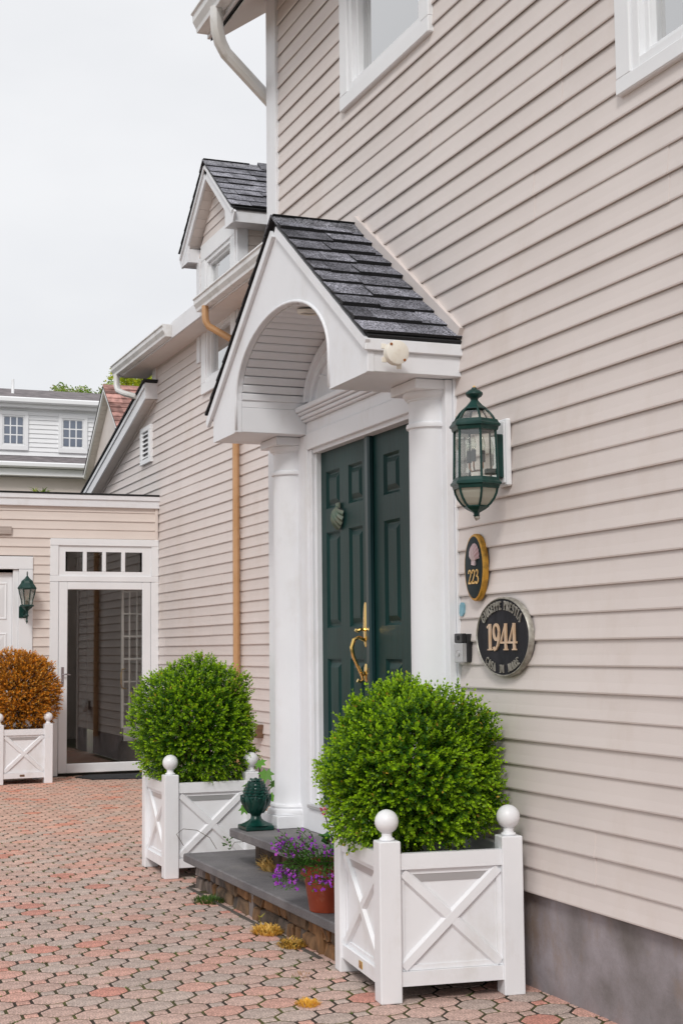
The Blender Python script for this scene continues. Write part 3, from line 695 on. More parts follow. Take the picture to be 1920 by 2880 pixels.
# dryer vent and meter low on the wing wall
mt_ = thing('wall_vent', 'white round vent hood on brown pipe low on the wing wall', 'vent', (DW, 12.95, .62))
vb = MB(); vb.lathe([(.0, 0), (.075, 0), (.085, .012), (.085, .05), (.07, .06), (0, .06)], (0, 0, 0), 20); vb.v = [(DW - .06 - z, 12.99 + x, .64 + y) for x, y, z in vb.v]; vb.build('hood', 'tube_white', mt_, smooth='auto')
MB().cbox(DW - .075, DW - .002, 12.86, 12.93, .58, .70, .006).build('pipe_box', 'wood_dark', mt_)

# ------------------------------------------------------------------ flat roofed garage that closes the yard
YG = 16.641
gar = thing('garage', 'tan clapboard flat roofed annex with white glass storm door at the end of the yard', 'garage', (3.2, YG, 0))
SD = (3.16, 4.225, .02, 2.168); TR = (3.235, 4.12, 2.285, 2.51); GD = (-.4, 2.655, 0, 2.265)
gc = MB()
for a, b, c, d in rect_holes(-3.2, 4.30, 0, 3.10, [SD, TR, GD]): gc.box(a, b, YG, YG + .15, c, d)
gw = gc.build('wall', 'interior', gar)
side_wall('y', YG, -3.2, 4.285, .12, 3.03, [(3.062, 4.32, -.1, 2.66), (-.6, 2.872, -.1, 2.45)], gw, 'siding_y', seams=True)
MB().cbox(4.27, 4.305, YG - .026, YG + .02, 0, 3.02, .003).build('corner_channel', 'siding_y', gar)
MB().cbox(-3.3, 4.318, YG - .05, YG + .02, 3.02, 3.15, .004).build('fascia', 'white', gar)
MB().cbox(-3.3, 4.319, YG - .065, YG - .051, 3.105, 3.158, .003).build('fascia_trim', 'white', gar)
MB().cbox(-3.3, 4.32, YG - .075, 23, 3.160, 3.178, .003).build('roof', 'roof_black', gar)
MB().box(-3.3, 4.31, YG + 6, YG + 6.1, 0, 3.1).build('back_wall', 'interior', gar)
# storm door with transom
cs = MB(); yf = YG - .03
cs.cbox(3.062, 3.158, yf, YG + .02, 0, 2.166, .004); cs.cbox(4.222, 4.312, yf, YG + .02, 0, 2.166, .004)
cs.cbox(3.062, 4.312, yf + .001, YG + .02, 2.169, 2.235, .004); cs.cbox(3.062, 4.312, yf - .002, YG + .02, 2.578, 2.656, .004)
cs.cbox(3.0625, 3.155, yf + .0015, YG + .02, 2.236, 2.577, .003); cs.cbox(4.226, 4.3115, yf + .0015, YG + .02, 2.236, 2.577, .003)
casing = cs.build('door_casing', 'white_clean', gar)
for a, b, c, d in rect_holes(3.156, 4.225, 2.236, 2.577, [TR]): MB().box(a, b, YG - .012, YG + .04, c, d).build('transom_panel', 'white_clean', casing)
for q in (1, 2, 3): xx = TR[0] + (TR[1] - TR[0]) * q / 4; MB().cbox(xx - .022, xx + .022, YG - .014, YG + .03, TR[2], TR[3], .004).build('muntin', 'white_clean', casing)
for q in range(4):
    w = (TR[1] - TR[0]) / 4; MB().box(TR[0] + w * q + .02, TR[0] + w * (q + 1) - .02, YG + .005, YG + .009, TR[2], TR[3]).build('transom_pane', 'door_glass', casing)
sdm = MB(); a, b, c, d = 3.163, 4.219, .028, 2.166
for q in ((a, a + .098, c, d), (b - .098, b, c, d)): sdm.cbox(q[0], q[1], YG - .026, YG + .012, q[2], q[3], .006)
sdm.cbox(a + .098, b - .098, YG - .0255, YG + .0115, c, c + .105, .006); sdm.cbox(a + .098, b - .098, YG - .0255, YG + .0115, d - .085, d, .006)
sdoor = sdm.build('storm_door', 'white_clean', gar)
MB().box(a + .09, b - .09, YG - .006, YG - .002, c + .10, d - .08).build('glass_pane', 'door_glass', sdoor)
hh = MB(); hh.cbox(3.192, 3.222, YG - .033, YG - .026, 1.00, 1.21, .003); hh.tube([(3.207, YG - .034, 1.125), (3.207, YG - .06, 1.125), (3.24, YG - .066, 1.13), (3.29, YG - .062, 1.122)], .008, 8); hh.sphere((3.207, YG - .036, 1.045), .009, 10, 6)
hh.build('lever_handle', 'steel', sdoor, smooth='auto')
# room behind the glass
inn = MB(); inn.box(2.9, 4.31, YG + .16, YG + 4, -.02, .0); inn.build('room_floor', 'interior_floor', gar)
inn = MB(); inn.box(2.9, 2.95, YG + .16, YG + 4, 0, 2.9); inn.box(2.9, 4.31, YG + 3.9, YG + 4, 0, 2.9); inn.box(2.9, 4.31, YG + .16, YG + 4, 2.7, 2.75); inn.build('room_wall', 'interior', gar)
fd = MB(); x0, x1, y = 3.93, 4.28, YG + .20
fd.cbox(x0, x0 + .03, y, y + .04, .35, 2.12, .003); 
for k in range(1, 4): xx = x0 + (x1 - x0) * k / 4; fd.cbox(xx, xx + .018, y, y + .03, .5, 2.10, .003)
for k in range(7): zz = .50 + k * .26; fd.cbox(x0 + .03, x1, y + .004, y + .034, zz, zz + .02, .003)
fd.cbox(x0, x1, y, y + .04, .35, .50, .003); fdo = fd.build('french_door', 'white_clean', gar)
bh = MB(); bh.tube([(3.985, y - .01, 1.18), (3.93, y - .03, 1.17), (3.92, y - .035, 1.12), (3.92, y - .035, 1.00), (3.93, y - .03, .96), (3.985, y - .01, .95)], .008, 8); bh.build('pull_handle', 'brass', fdo, smooth='auto')
# garage door
gdm = MB().box(-.4, 2.652, YG + .045, YG + .08, 0, 2.262); gdo = gdm.build('garage_door', 'white_clean', gar)
for r_ in range(4):
    for k in range(5):
        xa = 2.60 - k * .60; xb = xa - .50; za = .06 + r_ * .56; zb = za + .42; yq = YG + .0445
        def rg(i, yv): return [(xb + i, yv, za + i), (xa - i, yv, za + i), (xa - i, yv, zb - i), (xb + i, yv, zb - i)]
        v = rg(0, yq) + rg(.015, yq - .008) + rg(.03, yq - .002) + rg(.08, yq - .010); f = [(q * 4 + i, q * 4 + (i + 1) % 4, q * 4 + 4 + (i + 1) % 4, q * 4 + 4 + i) for q in range(3) for i in range(4)] + [(12, 13, 14, 15)]
        MB().add(v, f).build('raised_panel', 'white_clean', gdo, norm=False)
gk = MB(); gk.cbox(2.715, 2.870, YG - .028, YG + .03, 0, 2.302, .004); gk.cbox(-.6, 2.870, YG - .030, YG + .03, 2.304, 2.447, .004); gk.cbox(2.652, 2.714, YG - .005, YG + .04, 0, 2.30, .003); gk.cbox(-.4, 2.712, YG + .0, YG + .044, 2.263, 2.301, .003)
gk.build('garage_door_casing', 'white_clean', gar)
sg = MB().cbox(1.6, 2.627, YG - .045, YG - .02, 2.692, 2.782, .004).build('wooden_plank', 'plank_grey'); tag(sg, 'weathered grey wooden plank fixed to the annex siding above the garage door', 'plank')
mt2 = MB(); mt2.prism([(3.30, 16.35), (3.42, 15.95), (4.15, 15.80), (4.20, 16.45), (3.5, 16.52)], 'z', -.002, .012); tag(mt2.build('door_mat', 'black_rubber'), 'black rubber mat lying before the glass storm door', 'mat')

# ------------------------------------------------------------------ stone steps
st = thing('entry_steps', 'two stone entry steps with bluestone treads under the portico', 'steps', (2.7, 7.3, 0))
MB().box(2.50, D + .01, 6.17, 8.53, -.05, .135).build('fill', 'mortar', st); MB().box(2.685, D + .012, 6.17, 8.05, .135, .325).build('fill', 'mortar', st)
def tread(x0, x1, y0, y1, z0, z1):
    mb = MB(); mb.cbox(x0, x1, y0, y1, z0, z1, .006); return mb.build('tread', 'slab', st)
tread(2.375, 2.86, 6.12, 8.575, .138, .186); tread(2.515, D + .05, 6.12, 8.11, .327, .375)
srng = random.Random(21)
def stone(x, y0, y1, z0, z1, depth=.07):
    mb = MB(); mb.cbox(x, x + depth, y0, y1, z0, z1, .012)
    mb.v = [(a + srng.uniform(-.010, .010), b + srng.uniform(-.006, .006), c + srng.uniform(-.005, .005)) for a, b, c in mb.v]
    o = mb.build('stone', 'stone', st); c = srng.choice([(.20, .135, .085), (.26, .15, .075), (.30, .16, .07), (.17, .14, .125), (.24, .20, .18), (.12, .09, .07), (.30, .27, .27)])
    o.color = (c[0] * .85, c[1] * .85, c[2] * .85, 1)
for row, (za, zb) in enumerate(((-.02, .062), (.066, .134))):
    y = 6.15 + row * -.05
    while y < 8.5:
        w = srng.uniform(.10, .30) if srng.random() < .7 else srng.uniform(.06, .1); y1 = min(y + w, 8.52)
        if y1 - y > .04:
            if row == 0 and srng.random() < .25: stone(2.415, y, y1 - .010, -.02, .132); 
            else: stone(2.425 + srng.uniform(-.012, .012), y, y1 - .010, za, zb)
        y = y1
y = 6.15
while y < 8.03:
    w = srng.uniform(.12, .32); y1 = min(y + w, 8.05)
    if y1 - y > .05: stone(2.64 + srng.uniform(-.01, .01), y, y1 - .012, .188, .322)
    y = y1
MB().cbox(2.36, 2.40, 6.3, 8.5, -.03, .004, .01).build('edging', 'mortar', st)

# ------------------------------------------------------------------ planters
def planter(loc, rot, W, Dp, label, name_plate=None):
    """front-left corner at loc, width along local x, depth along local y"""
    t = thing('planter_box', label, 'planter', (*loc, 0), 'white planter boxes with ball finials', False, rot)
    pw = .088; hp = .622
    for (x, y) in ((0, 0), (W - pw, 0), (0, Dp - pw), (W - pw, Dp - pw)):
        p = MB(); p.cbox(x, x + pw, y, y + pw, 0, hp, .004); po = p.build('post', 'planter_white', t)
        b = MB(); cx, cy = x + pw / 2, y + pw / 2
        b.lathe([(.0, hp), (.030, hp + .0005), (.031, hp + .006), (.028, hp + .010), (.022, hp + .013), (.020, hp + .020), (.0215, hp + .026), (.019, hp + .031)], (cx, cy, 0), 24)
        b.sphere((cx, cy, hp + .074), .0475, 28, 18); b.build('ball_finial', 'planter_white', po, smooth=True)
    zt, zb = .572, .062
    def side(x0, x1, plane, outward):
        """panel between posts; works in (u,z) with outward normal, mapped to the right face"""
        def mp(u, d, z): return (u, plane + outward * -d, z) if outward_axis == 'y' else (plane + outward * -d, u, z)
        L = x1 - x0
        def put(name, polys, d0, d1, par=t):
            mb = MB()
            for q in polys:
                n = len(q); v = [mp(u, d1, z) for u, z in q] + [mp(u, d0, z) for u, z in q]
                mb.add(v, [tuple(range(n)), tuple(range(2 * n - 1, n - 1, -1))] + [(i, (i + 1) % n, n + (i + 1) % n, n + i) for i in range(n)])
            return mb.build(name, 'planter_white', par)
        rect = lambda a, b, c, d: [(a, c), (b, c), (b, d), (a, d)]
        put('top_rail', [rect(x0, x1, zt - .062, zt)], .0, .030); put('bottom_rail', [rect(x0, x1, zb, zb + .056)], -.001, .030)
        pn = put('panel', [rect(x0, x1, zb + .056, zt - .062)], .020, .026)
        a, b, c, d = x0, x1, zb + .057, zt - .063
        
        for q in (rect(a, b, d - .020, d), rect(a, b, c, c + .020), rect(a, a + .020, c + .0201, d - .0201), rect(b - .020, b, c + .0201, d - .0201)): put('moulding', [q], .0135, .0196, pn)
        def brace(p, q, hw, d0, d1, nm):
            dv = Vector((q[0] - p[0], q[1] - p[1])).normalized(); nv = Vector((-dv.y, dv.x))
            mb = MB(); v = []
            for dd, w in ((d1, hw * 1.6), (d0, hw)):
                for e, s in ((p, 1), (p, -1), (q, -1), (q, 1)): v.append(mp(e[0] + nv.x * w * s, dd, e[1] + nv.y * w * s))
            mb.add(v, [(0, 1, 2, 3), (7, 6, 5, 4), (0, 4, 5, 1), (1, 5, 6, 2), (2, 6, 7, 3), (3, 7, 4, 0)]); return mb.build(nm, 'planter_white', t)
        k = .012
        brace((a + k, c + k), (b - k, d - k), .016, .0045, .0195, 'cross_brace'); brace((a + k, d - k), (b - k, c + k), .016, .0052, .0195, 'cross_brace')
    global outward_axis
    outward_axis = 'y'; side(pw, W - pw, .012, -1); side(pw, W - pw, Dp - .012, 1)
    outward_axis = 'x'; side(pw, Dp - pw, .012, -1); side(pw, Dp - pw, W - .012, 1)
    MB().box(.04, W - .04, .04, Dp - .04, .44, .47).build('soil', 'soil', t)
    li = MB(); li.box(.028, .036, .03, Dp - .03, .46, .566); li.box(W - .036, W - .028, .03, Dp - .03, .46, .566); li.box(.037, W - .037, .028, .036, .46, .566); li.box(.037, W - .037, Dp - .036, Dp - .028, .46, .566); li.build('liner', 'silver', t)
    if name_plate:
        x, y, m_ = name_plate; mb = MB()
        if x is None: mb.cbox(.0075, .0125, y, y + .045, .075, .105, .001)
        else: mb.cbox(x, x + .05, .0075, .0125, .078, .10, .001)
        mb.build('name_plate', m_, t)
    return t
planter((2.285, 5.398), R(-6.5), .600, .70, 'white planter box with brass plate beside the terracotta pot, holding boxwood', (None, .30, 'brass'))
planter((2.333, 8.837), R(-1.5), .600, .64, 'white planter box at the far end of the stone steps, holding green boxwood', (.255, None, 'wood_dark'))
planter((2.352, 15.79), R(2.0), .605, .62, 'white planter box beside the glass storm door, holding the orange shrub', (.26, None, 'wood_dark'))

# ------------------------------------------------------------------ foliage helpers
def leaf_verts(base, dirv, nrm, L, W):
    side = dirv.cross(nrm); side.normalize(); m1 = base + dirv * (L * .45)
    return [base, m1 + side * (W * .5) + nrm * (L * .10), base + dirv * L, m1 - side * (W * .5) + nrm * (L * .10)]
def boxwood(name, label, cen, rad, n_sp, palette, seed, clip=None, leafL=.017, stem_top=None):
    rg = random.Random(seed); t = thing(name, label, 'shrub', (cen[0], cen[1], .47), None)
    mb = MB(); C = Vector(cen); lumps = [(Vector((rg.gauss(0, 1), rg.gauss(0, 1), rg.gauss(0, 1))).normalized(), rg.choice((-1, 1)) * rg.uniform(.03, .13)) for _ in range(110)]
    for s in range(n_sp):
        u = Vector((rg.gauss(0, 1), rg.gauss(0, 1), rg.gauss(0, 1))).normalized()
        lump = sum(w * max(0, u.dot(d) - .90) * 10 for d, w in lumps); lump = max(-.16, min(.10, lump))
        depth = rg.random() ** 1.7 * .42; k = (1 + lump - depth) * (1.0 + (rg.uniform(0, .07) if rg.random() < .12 else 0))
        hx = ((1 - min(1, abs(u.z)) ** 3) ** (1 / 3) / max(.25, math.sqrt(max(1e-6, 1 - u.z * u.z)))) if u.z < 0 else 1
        p = C + Vector((u.x * rad[0] * min(hx, 1.7), u.y * rad[1] * min(hx, 1.7), u.z * rad[2])) * (k - .06)
        if clip and p.x > clip - .05: p.x = clip - .05 - rg.uniform(0, .05)
        if p.z < .50: p.z = .50 + rg.uniform(0, .05)
        d = (u + Vector((rg.gauss(0, .38), rg.gauss(0, .38), rg.gauss(0, .3) + .35))).normalized()
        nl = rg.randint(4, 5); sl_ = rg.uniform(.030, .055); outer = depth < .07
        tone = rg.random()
        side = d.orthogonal().normalized(); side.rotate(Matrix.Rotation(rg.uniform(0, 6.28), 3, d))
        for q in range(nl):
            a = q / (nl - 1); b = p + d * (sl_ * a); ax = side.copy(); ax.rotate(Matrix.Rotation(q * 1.57, 3, d))
            for sg in (1, -1):
                dv = (ax * sg * (1.0 - .45 * a) + d * (.55 + .8 * a)).normalized(); nv = (d - dv * d.dot(dv)).normalized()
                L = leafL * rg.uniform(.75, 1.15) * (1 - .25 * a)
                v = leaf_verts(b, dv, nv, L, L * .62)
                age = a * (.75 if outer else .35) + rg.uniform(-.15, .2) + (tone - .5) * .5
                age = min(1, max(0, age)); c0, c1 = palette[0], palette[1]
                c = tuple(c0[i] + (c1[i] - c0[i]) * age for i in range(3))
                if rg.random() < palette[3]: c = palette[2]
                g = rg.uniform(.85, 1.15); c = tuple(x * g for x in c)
                mb.add(v, [(0, 1, 2), (0, 2, 3)], c)
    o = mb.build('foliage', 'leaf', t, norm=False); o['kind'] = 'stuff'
    tw = MB(); tw.tube([(cen[0], cen[1], .44), (cen[0] + .01, cen[1], .6), (cen[0], cen[1] + .02, cen[2])], [.02, .016, .01], 7)
    for q in range(46):
        u = Vector((rg.gauss(0, 1), rg.gauss(0, 1), rg.gauss(.3, 1))).normalized(); e = C + Vector((u.x * rad[0], u.y * rad[1], u.z * rad[2])) * .86
        if clip: e.x = min(e.x, clip - .06)
        e.z = max(e.z, .52); s0 = Vector((cen[0], cen[1], .55 + .25 * rg.random())); mid = (s0 + e) / 2 + Vector((rg.gauss(0, .03), rg.gauss(0, .03), .02))
        tw.tube([s0, mid, e], [.006, .004, .002], 4)
    tw.build('stem', 'twig', t)
    return t
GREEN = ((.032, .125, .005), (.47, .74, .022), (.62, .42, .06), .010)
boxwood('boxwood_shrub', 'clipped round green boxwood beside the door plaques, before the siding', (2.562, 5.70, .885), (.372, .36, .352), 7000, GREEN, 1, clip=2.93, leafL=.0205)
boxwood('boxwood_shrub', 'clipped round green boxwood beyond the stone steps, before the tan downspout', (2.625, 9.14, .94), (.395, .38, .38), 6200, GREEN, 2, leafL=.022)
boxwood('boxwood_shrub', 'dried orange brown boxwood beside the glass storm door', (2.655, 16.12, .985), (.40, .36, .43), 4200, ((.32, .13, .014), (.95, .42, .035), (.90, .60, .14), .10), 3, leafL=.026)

# ------------------------------------------------------------------ lanterns
def lantern_big():
    t = thing('wall_lantern', 'large green six sided glass lantern on white mounting plate above the plaques', 'lantern', (2.79, 5.49, 1.906))
    c = (2.782, 5.49, 0); a0 = R(18)
    def hexl(mb, prof, seg=6): mb.lathe(prof, c, seg, a0, a0 + 2 * math.pi)
    mb = MB(); hexl(mb, [(.0, 2.467), (.010, 2.466), (.012, 2.460), (.024, 2.454), (.036, 2.444), (.037, 2.437), (.030, 2.427), (.018, 2.420), (.016, 2.414)], 20); mb.build('top_knob', 'lamp_green', t, smooth='auto')
    mb = MB(); mb.sphere((c[0], c[1], 2.469), .006, 8, 6); mb.build('top_nut', 'gold_paint', t, smooth=True)
    mb = MB(); hexl(mb, [(.014, 2.417), (.019, 2.408), (.035, 2.390), (.052, 2.377), (.056, 2.373), (.050, 2.371)]); mb.build('cap', 'lamp_green', t)
    dome = [(.050, 2.372), (.064, 2.358), (.078, 2.340), (.088, 2.322), (.093, 2.308)]
    g = MB(); hexl(g, [(r - .003, z) for r, z in dome]); g.build('dome_glass', 'lamp_glass', t)
    bowl = [(.092, 2.036), (.088, 2.018), (.078, 1.996), (.062, 1.975), (.046, 1.962)]
    g = MB(); hexl(g, [(r - .003, z) for r, z in bowl]); g.build('bowl_glass', 'frosted', t)
    g = MB(); hexl(g, [(.088, 2.285), (.092, 2.085)]); g.build('side_glass', 'lamp_glass', t)
    for i in range(6):
        a = a0 + i * math.pi / 3; cs_, sn = math.cos(a), math.sin(a)
        for path in (dome, [(.089, 2.29), (.0945, 2.08)], bowl):
            rb = MB(); rb.tube([(c[0] + cs_ * r, c[1] + sn * r, z) for r, z in path], .0052, 6); rb.build('rib', 'lamp_green', t)
    for z0, z1 in ((2.285, 2.326), (2.040, 2.082)):
        b = MB(); hexl(b, [(.086, z1 + .002), (.097, z1), (.104, z0 + .028), (.111, z0 + .022), (.111, z0 + .014), (.103, z0 + .010), (.099, z0 - .004), (.086, z0 - .004)]); b.build('band', 'lamp_green', t)
    b = MB(); hexl(b, [(.052, 1.966), (.056, 1.961), (.040, 1.950), (.014, 1.937), (.012, 1.930), (.015, 1.926), (.009, 1.920)]); b.build('bottom_cap', 'lamp_green', t)
    b = MB(); b.tube([(c[0], c[1], 1.922), (c[0] + .002, c[1], 1.914), (c[0] - .003, c[1], 1.905)], [.012, .013, .003], 7); b.build('drip_nut', 'pewter', t)
    b = MB(); b.cbox(2.868, 2.912, 5.470, 5.530, 2.085, 2.272, .006); b.cbox(2.83, 2.87, 5.482, 5.508, 2.10, 2.125, .004); b.build('bracket', 'lamp_green', t)
    b = MB(); b.cbox(2.910, 2.935, 5.452, 5.562, 2.052, 2.338, .006); b.cbox(2.903, 2.911, 5.464, 5.550, 2.064, 2.326, .003); b.build('mounting_plate', 'white_clean', t)
    for (dx, dy) in ((-.015, .028), (.030, -.010), (-.020, -.024)):
        x, y = c[0] + dx, c[1] + dy
        b = MB(); b.lathe([(.009, 2.150), (.009, 2.198), (.010, 2.199), (.010, 2.150)], (x, y, 0), 12); b.build('candle_sleeve', 'socket', t, smooth='auto')
        b = MB(); b.lathe([(.005, 2.198), (.009, 2.205), (.0125, 2.218), (.010, 2.236), (.005, 2.254), (.001, 2.264)], (x, y, 0), 12); b.build('bulb', 'lamp_glass', t, smooth=True)
        b = MB(); b.tube([(x, y, 2.15), (x, y, 2.128), (x * .6 + c[0] * .4, y * .6 + c[1] * .4, 2.112), (c[0] + .03, c[1], 2.118)], .004, 6); b.build('arm', 'copper', t, smooth='auto')
lantern_big()
def lantern_small():
    t = thing('wall_lantern', 'small green carriage lantern on scrolled bracket beside the garage door', 'lantern', (2.785, 16.5, 1.694))
    c = (2.785, 16.49, 0)
    def hl(mb, prof, n=8): mb.lathe(prof, c, n, R(10), R(370))
    b = MB(); hl(b, [(.001, 2.276), (.008, 2.262), (.004, 2.254), (.010, 2.246), (.005, 2.238), (.008, 2.222), (.022, 2.206)], 12); b.build('top_spike', 'lamp_green', t, smooth='auto')
    b = MB(); hl(b, [(.018, 2.208), (.036, 2.190), (.066, 2.166), (.074, 2.140), (.104, 2.100), (.110, 2.090), (.108, 2.076), (.09, 2.074)]); b.build('roof_cap', 'lamp_green', t)
    g = MB(); hl(g, [(.094, 2.074), (.084, 2.02), (.066, 1.96), (.056, 1.905)]); g.build('side_glass', 'lamp_glass', t)
    for i in range(8):
        a = R(10) + i * math.pi / 4; rb = MB(); rb.tube([(c[0] + math.cos(a) * r, c[1] + math.sin(a) * r, z) for r, z in ((.098, 2.076), (.087, 2.02), (.069, 1.96), (.059, 1.903))], .0045, 5); rb.build('rib', 'lamp_green', t)
    b = MB(); hl(b, [(.054, 1.905), (.080, 1.900), (.082, 1.888), (.066, 1.882), (.060, 1.872), (.034, 1.852), (.016, 1.835), (.014, 1.80), (.022, 1.785), (.012, 1.77), (.008, 1.735), (.013, 1.722), (.003, 1.695)]); b.build('bottom_cap', 'lamp_green', t)
    b = MB(); b.cbox(2.715, 2.80, YG - .04, YG - .03, 1.76, 1.89, .006); b.tube([(2.76, YG - .04, 1.80), (2.765, 16.56, 1.78), (2.78, 16.52, 1.79), (2.785, 16.49, 1.83)], .010, 8); b.build('bracket', 'lamp_green', t, smooth='auto')
    b = MB(); b.lathe([(.016, 1.905), (.016, 1.95), (.0, 1.952)], c, 12); b.build('candle_sleeve', 'bronze_green', t)
    b = MB(); b.lathe([(.006, 1.95), (.015, 1.97), (.012, 2.0), (.001, 2.03)], c, 12); b.build('bulb', 'lamp_glass', t, smooth=True)
lantern_small()

# ------------------------------------------------------------------ plaques with lettering
def arc(cx, cy, rx, ry, a0, a1, n=9): return [(cx + rx * math.cos(R(a0 + (a1 - a0) * i / n)), cy + ry * math.sin(R(a0 + (a1 - a0) * i / n))) for i in range(n + 1)]
G = {  # strokes: (points, width)
 '1': (.46, [([(.25, 0), (.25, 1)], .15), ([(.08, .025), (.42, .025)], .05), ([(.25, .97), (.07, .86)], .07)]),
 '9': (.60, [(arc(.28, .68, .20, .28, 0, 360, 20), .11), ([(.48, .66), (.46, .40), (.38, .18), (.26, .05), (.12, .02)], .11), ([(.12, .02), (.08, .12)], .09)]),
 '4': (.62, [([(.38, .98), (.03, .31)], .065), ([(.0, .285), (.58, .285)], .075), ([(.40, 0), (.40, 1)], .13), ([(.26, .025), (.54, .025)], .05)]),
 '2': (.58, [([(.05, .74), (.08, .87), (.17, .96), (.29, .97), (.40, .90), (.45, .76), (.41, .60), (.28, .40), (.05, .06)], .10), ([(.03, .055), (.48, .055)], .11), ([(.48, .04), (.51, .20)], .05)]),
 '3': (.56, [([(.06, .84), (.14, .95), (.27, .97), (.39, .90), (.41, .76), (.34, .62), (.20, .55)], .09), ([(.20, .55), (.38, .48), (.46, .32), (.43, .14), (.30, .03), (.15, .03), (.04, .14)], .11)]),
 'G': (.68, [(arc(.34, .5, .27, .46, 40, 330, 14), .11), ([(.58, .46), (.58, .14)], .11), ([(.44, .46), (.64, .46)], .05)]),
 'I': (.36, [([(.18, 0), (.18, 1)], .14), ([(.05, .03), (.31, .03)], .05), ([(.05, .97), (.31, .97)], .05)]),
 'U': (.68, [([(.14, 1), (.14, .3), (.22, .08), (.34, .03), (.46, .08), (.54, .3), (.54, 1)], .11), ([(.03, .97), (.26, .97)], .05), ([(.44, .97), (.66, .97)], .05)]),
 'S': (.54, [([(.44, .82), (.36, .94), (.24, .97), (.11, .88), (.10, .72), (.24, .56), (.38, .44), (.44, .26), (.36, .08), (.22, .03), (.10, .08), (.05, .20)], .11)]),
 'E': (.58, [([(.15, 0), (.15, 1)], .13), ([(.06, .04), (.52, .04)], .07), ([(.06, .96), (.50, .96)], .07), ([(.15, .5), (.40, .5)], .06), ([(.50, .04), (.52, .22)], .05), ([(.48, .96), (.50, .80)], .05)]),
 'P': (.56, [([(.15, 0), (.15, 1)], .13), ([(.04, .03), (.28, .03)], .05), ([(.06, .96), (.32, .96), (.46, .86), (.47, .66), (.34, .50), (.15, .49)], .09)]),
 'R': (.64, [([(.15, 0), (.15, 1)], .13), ([(.04, .03), (.28, .03)], .05), ([(.06, .96), (.32, .96), (.46, .86), (.46, .66), (.33, .52), (.15, .51)], .09), ([(.30, .52), (.58, .02)], .12)]),
 'T': (.60, [([(.30, 0), (.30, .97)], .13), ([(.17, .03), (.43, .03)], .05), ([(.04, .96), (.56, .96)], .07), ([(.05, .96), (.04, .78)], .05), ([(.55, .96), (.56, .78)], .05)]),
 'A': (.68, [([(.06, 0), (.34, 1)], .07), ([(.34, 1), (.60, 0)], .13), ([(.16, .34), (.50, .34)], .06), ([(.0, .03), (.18, .03)], .05), ([(.50, .03), (.70, .03)], .05)]),
 'C': (.62, [(arc(.34, .5, .27, .46, 45, 315, 14), .11)]),
 'D': (.66, [([(.15, 0), (.15, 1)], .13), ([(.05, .96), (.30, .96), (.50, .82), (.56, .5), (.50, .18), (.30, .04), (.05, .04)], .10)]),
 'M': (.84, [([(.12, 0), (.12, 1)], .07), ([(.12, 1), (.42, .1)], .12), ([(.42, .1), (.72, 1)], .07), ([(.72, 0), (.72, 1)], .13), ([(.02, .03), (.22, .03)], .05), ([(.60, .03), (.84, .03)], .05)]),
 ' ': (.45, [])}
def stroke(mb, pts, w, tf, d0, d1):
    n = len(pts); L_, R_ = [], []
    for i, p in enumerate(pts):
        a = Vector(pts[max(i - 1, 0)]); b = Vector(pts[min(i + 1, n - 1)]); t = (b - a)
        if n > 3 and pts[0] == pts[-1] and i in (0, n - 1): t = Vector(pts[1]) - Vector(pts[-2])
        t = t.normalized() if t.length > 1e-6 else Vector((1, 0)); nv = Vector((-t.y, t.x)) * (w / 2)
        L_.append((p[0] + nv.x, p[1] + nv.y)); R_.append((p[0] - nv.x, p[1] - nv.y))
    v = [tf(*q, d1) for q in L_] + [tf(*q, d1) for q in R_] + [tf(*q, d0) for q in L_] + [tf(*q, d0) for q in R_]; f = []
    for i in range(n - 1):
        f += [(i, i + 1, n + i + 1, n + i), (i, i + 1, 2 * n + i + 1, 2 * n + i), (n + i, n + i + 1, 3 * n + i + 1, 3 * n + i)]
    f += [(0, n, 3 * n, 2 * n), (n - 1, 2 * n - 1, 4 * n - 1, 3 * n - 1)]; mb.add(v, f)
def glyph(mb, ch, tf, d):
    for k, (pts, w) in enumerate(G[ch][1]): stroke(mb, pts, w, tf, 0, d + k * .0005)
def plaque(name, label, yc, zc, ry, rz, th, rim_w, mats):
    t = thing(name, label, 'plaque', (2.93, yc, zc - rz)); xf = 2.930 - th; n = 56
    def ring(s, x, e=0): return [(x, yc + (ry - e) * math.cos(2 * math.pi * i / n), zc + (rz - e) * math.sin(2 * math.pi * i / n)) for i in range(n)]
    def skin(rings, cap, m_, nm):
        v = sum(rings, []); f = [(k * n + i, k * n + (i + 1) % n, (k + 1) * n + (i + 1) % n, (k + 1) * n + i) for k in range(len(rings) - 1) for i in range(n)]
        if cap: f.append(tuple(range((len(rings) - 1) * n, len(rings) * n)))
        return MB().add(v, f).build(nm, m_, t, smooth='auto')
    return t, xf, ring, skin
# oval plaque 223
yc, zc = 5.775, .351 + H
t, xf, ring, skin = plaque('house_number_plaque', 'dark green oval plaque with gold rim, pink scallop shell and number 223', yc, zc, .097, .148, .026, .012, None)
skin([ring(1, 2.932), ring(1, xf + .012), ring(1, xf + .006, .004), ring(1, xf + .004, .012)], False, 'gold', 'rim')
skin([ring(1, xf + .004, .012), ring(1, xf + .0035, .014)], True, 'sign_green', 'face')
lt = MB(); hgt = .062; wd_ = sum(G[c][0] for c in '223') * hgt * .96; u = -wd_ / 2 + .002
for ch in '223':
    def tf(a, b, d, u=u): return (xf + .003 - d, yc - (u + a * hgt * .96), zc - .072 + b * hgt)
    lt = MB(); glyph(lt, ch, tf, .003); u += G[ch][0] * hgt * .96; lt.build('digit', 'gold_paint', t)
sh = shell(.098, .080, .018, flip=False); ca, sa = math.cos(R(8)), math.sin(R(8))
